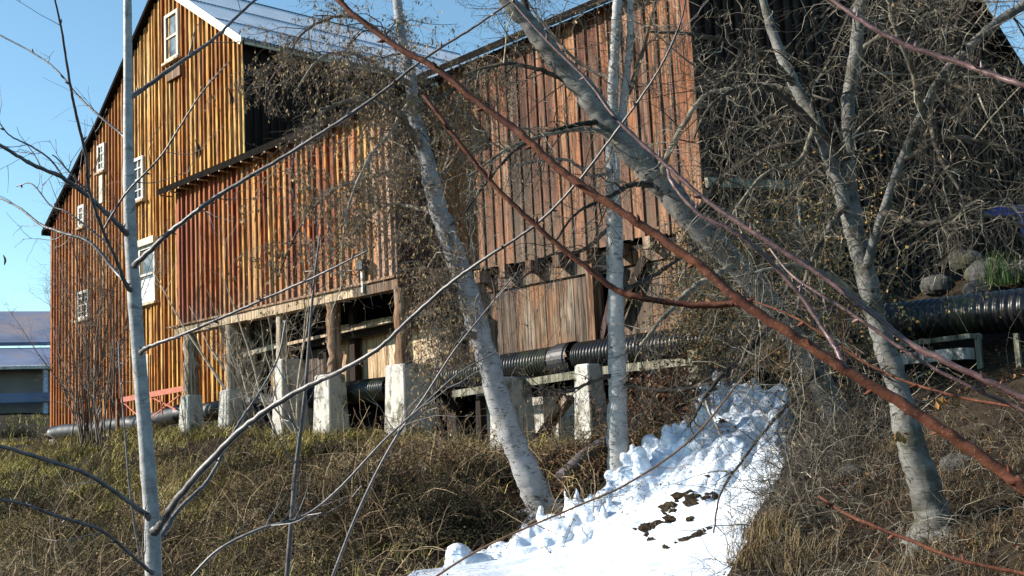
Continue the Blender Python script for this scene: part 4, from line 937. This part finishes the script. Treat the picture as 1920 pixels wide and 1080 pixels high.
# brush: thin arching stems
def brush(mb, P, lo, hi, r, up=1., grav=-.16, wig=.25, n=7, side=2, sl=.35):
    K = len(P); Q_ = np.empty((K, n, 3)); Q_[:, 0] = P; d = nrm(R.normal(size=(K, 3))*.8+np.array([0,0,up])); L = (lo+(hi-lo)*R.random(K)**1.5)[:, None]/(n-1)
    for j in range(1, n): d = nrm(d+R.normal(size=(K, 3))*wig+np.array([0,0,grav])); Q_[:, j] = Q_[:, j-1]+d*L
    rr = (r*(.5+R.random(K)))[:, None]*np.linspace(1, .35, n)[None]; mb.tubes(Q_, rr, 3)
    if side: a, b = sprout(Q_, rr, side, sl*.3, sl, rk=.7, rmax=r, grav=-.1, wig=.3, n=5, rmin=.0018); mb.tubes(a, b, 3)
    return Q_
mb = MB()
fb = lambda X, Y: np.clip((fbm(X*.7-4, Y*.7+2)+.2)*5, .12, 1)*np.clip((X+22)/8, .12, 1)*np.where((X > -11.9) & (Y < 12), .12, 1)
Qa = brush(mb, scatter(5000, (-34, -9.6), (1.5, 13.0), fb), .3, 1.1, .0052, .9, -.13, .16, 7, 2)
ml = MB()
cen = np.vstack([scatter(330, (-26, -9.9), (2.5, 12.9), fb), scatter(60, (-40, -24), (4, 13.2), fb)])
for c_ in cen:
    n = int((50+60*R.random())); rad = .25+.6*R.random()**1.5; P = c_+np.stack([rad*.55*R.normal(size=n), rad*.55*R.normal(size=n), np.full(n, -.03)], 1)
    q = brush(mb, P, rad*.8, rad*2.0, .0055, 1.0, -.2, .16, 7, 2, .35)
    m_ = n*5; k = R.integers(0, n, m_); j_ = R.integers(1, 7, m_); p = q[k, j_]+R.normal(size=(m_, 3))*.02; d = nrm(R.normal(size=(m_, 3))+[0,0,-.4]); a = nrm(np.cross(d, R.normal(size=(m_, 3)))); z_ = (.015+.03*R.random(m_))[:, None]
    ml.add(np.stack([p, p+d*z_*.5+a*z_*.3, p+d*z_, p+d*z_*.5-a*z_*.3], 1).reshape(-1, 3), np.arange(m_*4).reshape(-1, 4), tint=R.random(m_))
tag(ml.build('dead_leaves', m_brleaf, origin=(-14, 8, -1)), 'withered tan and olive leaves clinging to the bank brush', 'leaves', kind='stuff')
tag(mb.build('dead_brush', m_brown, origin=(-14, 8, -1)), 'tangle of dead brown brush stems on the bank', 'brush', kind='stuff')
mb = MB()
Qb = brush(mb, scatter(1300, (-9.0, -6.0), (6.5, 11.6)), .4, 1.3, .0042, .8, -.12, .25, 8, 3, .4)
brush(mb, scatter(2300, (-7, -3.2), (5.5, 10.5)), .2, .8, .003, .7, -.2, .28, 7, 3, .3)
tag(mb.build('vine_tangle', m_twig_moss, origin=(-6, 9, -1)), 'tangle of pale vines and stems on the bank right of the ice', 'vines', kind='stuff')
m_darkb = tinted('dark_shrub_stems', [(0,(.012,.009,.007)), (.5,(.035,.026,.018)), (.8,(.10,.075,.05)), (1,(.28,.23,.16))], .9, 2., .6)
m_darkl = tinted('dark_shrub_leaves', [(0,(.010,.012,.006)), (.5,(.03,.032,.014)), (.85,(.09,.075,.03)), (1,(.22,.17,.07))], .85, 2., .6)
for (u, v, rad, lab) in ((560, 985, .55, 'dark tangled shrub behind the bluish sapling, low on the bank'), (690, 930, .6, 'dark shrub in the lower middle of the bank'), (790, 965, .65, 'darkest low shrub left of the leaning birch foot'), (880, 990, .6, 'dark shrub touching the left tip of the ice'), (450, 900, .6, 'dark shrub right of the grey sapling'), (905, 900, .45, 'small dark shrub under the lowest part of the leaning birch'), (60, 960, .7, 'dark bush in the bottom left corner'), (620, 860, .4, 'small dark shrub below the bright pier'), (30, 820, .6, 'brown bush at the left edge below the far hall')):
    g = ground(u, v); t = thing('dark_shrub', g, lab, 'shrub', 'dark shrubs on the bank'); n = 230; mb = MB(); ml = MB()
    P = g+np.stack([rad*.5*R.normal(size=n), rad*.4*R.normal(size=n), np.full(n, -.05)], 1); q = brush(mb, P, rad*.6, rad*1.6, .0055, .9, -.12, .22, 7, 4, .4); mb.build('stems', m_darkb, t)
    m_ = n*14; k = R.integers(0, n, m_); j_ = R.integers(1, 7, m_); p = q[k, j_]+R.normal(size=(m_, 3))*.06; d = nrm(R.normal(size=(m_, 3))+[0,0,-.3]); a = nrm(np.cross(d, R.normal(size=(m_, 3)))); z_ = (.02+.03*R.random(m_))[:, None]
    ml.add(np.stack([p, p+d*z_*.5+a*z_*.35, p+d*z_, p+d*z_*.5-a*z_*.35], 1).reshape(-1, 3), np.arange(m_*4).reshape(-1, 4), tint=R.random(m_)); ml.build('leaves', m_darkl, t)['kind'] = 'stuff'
# hanging vine curtain over the pipe above the ice
m_vine = tinted('vine_leaves', [(0,(.05,.06,.02)), (.35,(.14,.11,.04)), (.6,(.28,.15,.05)), (1,(.42,.26,.10))], .8, 2., .6)
def cloud(n, c, s, dens=None):
    c = np.array(c); return c+R.normal(size=(n, 3))*np.array(s)
vc = thing('vine_curtain', onY(1350, 690, 13.4), 'brown and green leafy vines hanging over the pipe above the ice', 'vines')
mb = MB(); ml = MB()
for (u, v, y, sx, sz, n) in ((1350,575,13.1,.38,.35,380), (1415,510,12.8,.5,.42,420), (1330,490,13.6,.45,.35,260), (1500,590,12.2,.45,.4,380), (1325,625,13.3,.14,.22,90), (1560,520,11.6,.5,.5,170), (1480,420,12.8,.6,.5,300)):
    P = cloud(n, onY(u, v, y), (sx, .3, sz)); q = brush(mb, P, .3, 1.0, .004, .0, -.22, .3, 7, 2, .3)
    n = int(n*1.8); k = R.integers(0, len(q), n*5); j = R.integers(0, 7, n*5); p = q[k, j]+R.normal(size=(n*5, 3))*.03; d = nrm(R.normal(size=(n*5, 3))+[0,0,-.6]); a = nrm(np.cross(d, R.normal(size=(n*5, 3)))); s = (.022+.034*R.random(n*5))[:, None]
    ml.add(np.stack([p, p+d*s*.5+a*s*.4, p+d*s, p+d*s*.5-a*s*.4], 1).reshape(-1, 3), np.arange(n*20).reshape(-1, 4), tint=R.random(n*5))
mb.build('stems', m_twig_moss, vc); ml.build('leaves', m_vine, vc)
# leaf litter and rusty leaves
m_litter = tinted('rusty_leaf_litter', [(0,(.03,.017,.011)), (.5,(.09,.044,.022)), (.8,(.20,.10,.045)), (1,(.34,.20,.10))], .8, 2., .4)
def litter(mb, P, s0, up=.4):
    n = len(P); d = nrm(R.normal(size=(n, 3))*[1,1,up]); a = nrm(np.cross(d, R.normal(size=(n, 3))*.5+[0,0,1])); s = (s0*(.6+.8*R.random(n)))[:, None]
    P = P+np.stack([np.zeros(n), np.zeros(n), .04+.03*R.random(n)], 1); curl = nrm(np.cross(a, d))*s*.25
    V = np.stack([P-d*s*.6, P+a*s*.35+curl, P+d*s*.6, P-a*s*.35+curl], 1).reshape(-1, 3); mb.add(V, np.arange(n*4).reshape(-1, 4), tint=R.random(n))
mb = MB()
def ellipse_pts(n, c, a, b):
    X = c[0]+a*R.normal(size=n); Y = c[1]+b*R.normal(size=n); k = icemask(X, Y) < .3; X, Y = X[k], Y[k]; return np.stack([X, Y, terr(X, Y)], 1)
c1 = None; c2 = ground(1100, 900); c3 = ground(1060, 905)
litter(mb, ellipse_pts(3800, (-10.9, 12.7), .8, .7), .07); litter(mb, ellipse_pts(900, c2, .35, .4), .06)
P = scatter(9000, (-7.6, -1.5), (6, 14.6)); litter(mb, P, .034)
P = scatter(7000, (-26, -9.8), (3, 13.8)); litter(mb, P, .045)
P = scatter(2500, (-10.8, -2), (14.5, 19)); litter(mb, P, .06)
tag(mb.build('leaf_litter', m_litter, origin=(-6, 10, -.5)), 'rusty brown fallen leaves on the bank', 'leaves', kind='stuff')
bp = thing('leafy_bramble', ground(1230, 800), 'heap of rust-brown dead leaves on stems between the upright birch and the timber post', 'bramble')
mb = MB(); ml = MB(); P = np.array([onY(1180+115*R.random(), 0, 12.9) for _ in range(1)])
for (u, v, n) in ((1235, 760, 260), (1265, 725, 200), (1200, 795, 160), (1245, 785, 120), (1120, 880, 60)):
    c = onY(u, v, 12.9 if u > 1150 else 11.6); P = c+R.normal(size=(n, 3))*[.28,.2,.16]; q = brush(mb, P, .2, .6, .004, .4, -.15, .3, 6, 2, .2); nn_ = n*7
    k = R.integers(0, n, nn_); j = R.integers(0, 6, nn_); p = q[k, j]; d = nrm(R.normal(size=(nn_, 3))+[0,0,-.5]); a = nrm(np.cross(d, R.normal(size=(nn_, 3)))); s = (.03+.045*R.random(nn_))[:, None]
    ml.add(np.stack([p, p+d*s*.5+a*s*.36, p+d*s, p+d*s*.5-a*s*.36], 1).reshape(-1, 3), np.arange(nn_*4).reshape(-1, 4), tint=R.random(nn_))
mb.build('stems', m_twig_br, bp); ml.build('leaves', m_litter, bp)

# ------------------------------------------------------------------ near saplings and branches
def buds(mb, P, rr, every=.09, L=.012, tint=.5):
    s = np.concatenate([[0], np.cumsum(np.linalg.norm(np.diff(P, axis=0), axis=1))]); side = 1
    for x in np.arange(.05, s[-1], every):
        p = np.array([np.interp(x, s, P[:, i]) for i in range(3)]); q = np.array([np.interp(min(x+.01, s[-1]), s, P[:, i]) for i in range(3)]); t = nrm(q-p) if x+.01 < s[-1] else nrm(P[-1]-P[-2])
        r = float(np.interp(x, s, rr)); o = nrm(np.cross(t, R.normal(size=3))); side *= -1
        b = nrm(t*.8+o); mb.tubes(np.stack([p+o*r*.6, p+o*r*.9+b*L*.4, p+o*r+b*L]), np.array([.0035, .0032, .0006])*(L/.012), 5)
def near_tree(name, lab, cat, base, trunk, tmat, brs, bmat, sub=5, subl=(.06,.3), k=12, bud_every=.1, mats=None, group=None):
    t = thing(name, base, lab, cat, group)
    if trunk is not None:
        P, rr = trunk; mb = MB(); mb.tubes(P, rr, 20, tint=.5, caps=True); o_ = mb.build('trunk', tmat, t, smooth=True)
    tw = MB(); bd = MB()
    for i, s in enumerate(brs):
        P, rr = limb(s, 8*len(s)); P = P+R.normal(size=P.shape)*rr[:, None]*.12
        rr = rr*(1+.05*R.normal(size=len(rr)))
        if trunk is None or i >= 0:
            kn = R.integers(3, len(rr)-2, max(1, len(s)//2)); rr[kn] *= 1.1
        mb = MB(); mb.tubes(P, rr, k, tint=R.random()); buds(mb, P, rr, bud_every); bro = mb.build('branch', (mats or {}).get(i, bmat), t, smooth=True)
        for q_ in range(max(1, int(sub*(.6+.8*R.random())))):
            tw = MB(); a, b = sprout(P, rr, 1, subl[0], subl[1], rk=.4, rmax=.0024, spread=.7, grav=.04, wig=.14, n=7, tmin=.15, rmin=.0011); tw.tubes(a, b, 5)
            a2, b2 = sprout(a, b, R.integers(1, 4), .03, .14, rk=.7, rmax=.0016, spread=.7, grav=0, wig=.15, n=5, rmin=.0009); tw.tubes(a2, b2, 4); tw.build('twig', (mats or {}).get(i, bmat), bro, smooth=True)
    return t
def Z(px, d0, d1=None):
    d1 = d1 or d0; n = len(px); return [(u, v, w_, d0+(d1-d0)*i/(n-1)) for i, (u, v, w_) in enumerate(px)]
ds = 3.4
TS = Z([(236,-160,11),(238,-60,14),(239,0,17),(240,150,18.5),(240,250,20),(243,400,25),(247,480,26),(258,640,28),(273,820,30),(285,980,33),(288,1090,35)], ds)
P, rr = limb(TS, 90); bot = P[-1].copy(); dz = (P[-1]-P[-6]); dz /= abs(dz[2]); hh = bot[2]-float(terr(bot[0], bot[1]))+.05
ext = np.array([bot+dz*hh*t*[.4,.4,1] for t in np.linspace(.08, 1, 10)]); P = np.vstack([P, ext]); rr = np.concatenate([rr, np.linspace(rr[-1], rr[-1]*1.5, 10)])
for x in (12, 40, 58, 74): rr[x:x+2] *= 1.07
SB = [Z([(244,182,13),(262,172,10),(330,122,8),(400,74,7),(440,35,6),(500,-20,5)], ds, ds+.2),
 Z([(250,500,16),(262,488,12),(300,452,11),(350,410,10),(420,360,9),(530,295,8),(610,245,7.5),(700,185,7),(800,107,6),(890,50,5),(990,-20,4)], ds, ds-.4),
 Z([(240,442,15),(225,425,11),(165,368,10),(115,332,9),(60,308,8),(0,272,7),(-60,240,6)], ds, ds-.3),
 Z([(248,548,12),(235,530,9),(215,480,7.5),(190,425,7),(166,350,7),(162,295,6.5),(145,225,6),(130,150,5.5),(117,65,4.5),(100,-15,4)], ds, ds-.5),
 Z([(232,525,9),(215,508,8),(170,455,7),(115,436,6.5),(75,420,5.5),(40,392,4.5),(0,372,3.5),(-40,360,3)], ds, ds+.3),
 Z([(236,262,8),(228,252,5),(180,212,4.5),(145,178,4),(105,130,3.5),(60,98,3.5),(0,66,3.5),(-50,40,3)], ds, ds+.3),
 Z([(196,428,5),(215,395,5),(240,358,4.5),(300,295,4.5),(338,237,4),(380,172,3.5),(430,115,2.5)], ds-.1, ds-.2),
 Z([(262,665,12),(275,652,9),(320,636,7.5),(355,622,7),(445,583,6.5),(533,544,5.5),(600,515,5),(690,470,4)], ds, ds-.4),
 Z([(288,1000,22),(305,978,16),(345,920,15),(433,825,14),(517,758,12.5),(600,713,11),(640,695,10),(711,652,9.5),(767,600,8.5),(833,541,8),(900,491,7),(1000,425,6),(1080,345,5.5),(1160,240,5),(1230,140,4.5),(1275,45,4),(1290,-30,3)], ds, ds-.9),
 Z([(290,1012,14),(304,1003,11),(333,958,9),(389,902,8),(422,841,7),(450,790,6),(483,741,5),(520,675,4),(536,600,3)], ds, ds+.4),
 Z([(283,975,14),(268,960,11),(211,919,9.5),(156,886,8.5),(72,858,8),(0,836,7),(-60,820,6)], ds, ds-.3),
 Z([(288,1075,10),(275,1066,8),(222,1019,7),(183,991,6.5),(111,969,6.5),(56,949,6),(0,936,5.5),(-50,930,5)], ds, ds-.4),
 Z([(262,1045,5),(244,924,4.5),(233,791,4),(225,700,3.5),(222,640,3)], ds+.05, ds+.2),
 Z([(166,352,5),(150,345,4),(110,300,3),(98,290,2.5)], ds-.2, ds-.2),
 Z([(120,334,4),(95,300,3.5),(60,275,3.5),(20,255,3),(0,232,2.5)], ds-.15, ds-.2),
 Z([(200,455,4),(130,400,3.5),(95,385,3),(60,345,2.5),(30,350,2)], ds, ds+.1)]
rr = rr*.9; SB = [[(u, v, w_*.9, d) for (u, v, w_, d) in b] for b in SB]
near_tree('grey_sapling', 'smooth grey sapling in front at the left with long branches reaching both ways', 'tree', ext[-1], (P, rr), m_sap, SB, m_sapb, 4, (.05,.26), 12, .16)
def thin_stem(px, d, lab, mat, name='thin_sapling'):
    P, rr = limb(Z(px, d, d), 40); b = P[0]; g = float(terr(b[0], b[1]))-.05; e_ = np.stack([b+[0,0,(g-b[2])*t] for t in np.linspace(1, .1, 6)]); P = np.vstack([e_, P]); rr = np.concatenate([np.full(6, rr[0]*1.1), rr])
    t = thing(name, e_[0], lab, 'sapling', 'thin saplings in front'); mb = MB(); mb.tubes(P, rr, 8, tint=.6); mb.build('stem', mat, t, smooth=True)
    for q_ in range(14):
        mb = MB(); a, b2 = sprout(P[6:], rr[6:], 1, .1, .5, rk=.5, rmax=.004, spread=.6, grav=.03, wig=.15, n=6, rmin=.0014); mb.tubes(a, b2, 4); a, b2 = sprout(a, b2, R.integers(1, 4), .05, .2, rk=.6, rmax=.003, grav=0, wig=.2, n=5, rmin=.0012); mb.tubes(a, b2, 3); mb.build('twig', mat, t)
thin_stem([(537,1095,10),(547,969,9),(556,869,8),(572,736,7),(583,591,5),(592,500,4),(600,440,3)], 5.0, 'thin bluish-grey sapling standing left of centre', m_sapb)
thin_stem([(618,1095,6),(672,958,5.5),(733,836,5),(794,747,4.5),(850,660,4),(905,590,3),(960,520,2.5)], 5.5, 'thin stem slanting up to the right across the bank', m_sapb)
thin_stem([(355,1085,6),(411,1030,6),(489,991,6),(567,969,5.5),(633,919,5),(722,824,4.5),(790,763,4),(860,700,3),(930,660,2.5)], 4.6, 'low arching pale stem rising to the right from the bottom left', m_sapb)
thin_stem([(760,1120,4.5),(900,1030,4.5),(1080,950,4),(1180,905,4),(1300,820,4),(1400,700,3),(1480,640,3)], 9.0, 'slender branch slanting up across the left edge of the ice', m_twig_br)
# red-brown branches from a shrub beyond the right edge
hub = D(2180, 1180, 1.55); gz_ = float(terr(hub[0], hub[1]))
hp = np.array([[hub[0], hub[1], gz_-.05], [hub[0]+.02, hub[1], gz_+.4], hub-[0,0,.05], hub+[0,0,.5]]); hp, hr = resamp(hp, [.045,.04,.034,.024], 24)
hubx = (2180, 1180, 34)
RB = [Z([(2180,1150,30),(2050,1010,29),(1940,930,28),(1880,885,27),(1780,815,25),(1680,750,24),(1580,690,22.5),(1480,625,22),(1385,562,21),(1320,505,20),(1230,440,19),(1130,375,18),(1050,318,17),(975,250,16),(900,195,15),(820,130,14),(740,85,13),(655,20,12),(600,-40,11)], 1.55, 2.0),
 [(u, v, w_, 1.83+.01*i) for i, (u, v, w_) in enumerate([(1388,566,17),(1370,569,14),(1300,572,13),(1200,558,14),(1150,540,13),(1060,470,12),(980,400,11),(920,340,10),(860,265,10),(815,205,9),(793,178,8)])],
 Z([(2180,900,20),(2050,815,15),(1930,752,14),(1800,690,14),(1700,640,13),(1620,575,12),(1530,510,11),(1420,440,11),(1330,380,10),(1250,310,9.5),(1160,228,7.5),(1100,150,6.5),(1020,70,6),(940,-20,5)], 1.6, 2.2),
 [(u, v, w_, 1.74+.03*i) for i, (u, v, w_) in enumerate([(1585,692,14),(1565,650,11),(1545,620,10.5),(1490,540,10),(1400,450,10),(1310,400,9),(1262,345,9),(1252,318,7)])],
 Z([(2180,260,16),(2050,200,13),(1930,163,12),(1860,140,12),(1790,115,11.5),(1700,85,11),(1620,42,10),(1550,-8,9),(1480,-60,8)], 1.6, 1.9),
 Z([(2180,900,12),(2050,830,9),(1930,775,8),(1750,690,7.5),(1600,590,7),(1490,520,6),(1440,462,5)], 1.6, 2.0),
 Z([(2180,1160,12),(2050,1110,9.5),(1930,1078,9),(1800,1050,8.5),(1700,1010,8),(1600,970,7.5),(1535,930,6)], 1.6, 1.9),
 Z([(2180,850,10),(2050,790,7),(1920,766,6.5),(1780,740,6),(1640,690,5.5),(1500,600,5),(1400,560,4)], 1.65, 2.1)]
RB = [[(u, v, w_*.86, d) for (u, v, w_, d) in b] for b in RB]
near_tree('red_stemmed_shrub', 'close red-brown budded branches sweeping down to the right edge', 'shrub', (hub[0], hub[1], gz_), (hp, hr), m_redb, RB, m_redb, 1.3, (.02,.12), 16, .11, mats={2: m_purp, 4: m_purp, 5: m_purp, 3: m_purp})
# upper trunk of that shrub so that every branch grows from it
P, rr = resamp(np.array([hub, D(2180, 850, 1.6), D(2180, 500, 1.62), D(2180, 200, 1.65)]), [.034, .026, .02, .012], 24); mb = MB(); mb.tubes(P, rr, 12, tint=.5)
mb.build('trunk', m_redb, bpy.data.objects['red_stemmed_shrub'], smooth=True)

# dead leaves still hanging on the red shrub and catkins on the sapling
rs = bpy.data.objects['red_stemmed_shrub']
for (u, v, d) in ((1768, 742, 1.78), (1795, 748, 1.77), (1682, 808, 1.8), (1690, 815, 1.8), (1755, 752, 1.78)):
    p = D(u, v, d); mb = MB()
    for q in range(3):
        dd = nrm(R.normal(size=3)*.6+[0,0,-1]); a = nrm(np.cross(dd, R.normal(size=3))); L = .012+.008*R.random(); c_ = np.cross(a, dd)*L*.2
        mb.add([p, p+dd*L*.35+a*L*.3+c_, p+dd*L*.75+a*L*.22+c_, p+dd*L, p+dd*L*.75-a*L*.22+c_, p+dd*L*.35-a*L*.3+c_], [[0,1,2,5],[5,2,3,4]], tint=.6+.4*R.random())
    mb.build('leaf', m_vine, rs)
gs = bpy.data.objects['grey_sapling']
for (u, v, L_, d) in ((428, 165, .05, 3.2), (432, 172, .045, 3.2), (366, 262, .055, 3.25), (371, 268, .045, 3.25), (921, 520, .06, 2.75), (6, 478, .03, 3.2)):
    p = D(u, v, d); P = p+np.outer(np.linspace(0, 1, 7), [.006, 0, -L_])+np.outer(np.sin(np.linspace(0, 3, 7)), [.004, .003, 0]); mb = MB(); mb.tubes(P, np.array([.001, .0022, .003, .0032, .003, .0022, .0008]), 6, tint=.3); mb.build('catkin', m_twig_br, gs, smooth=True)
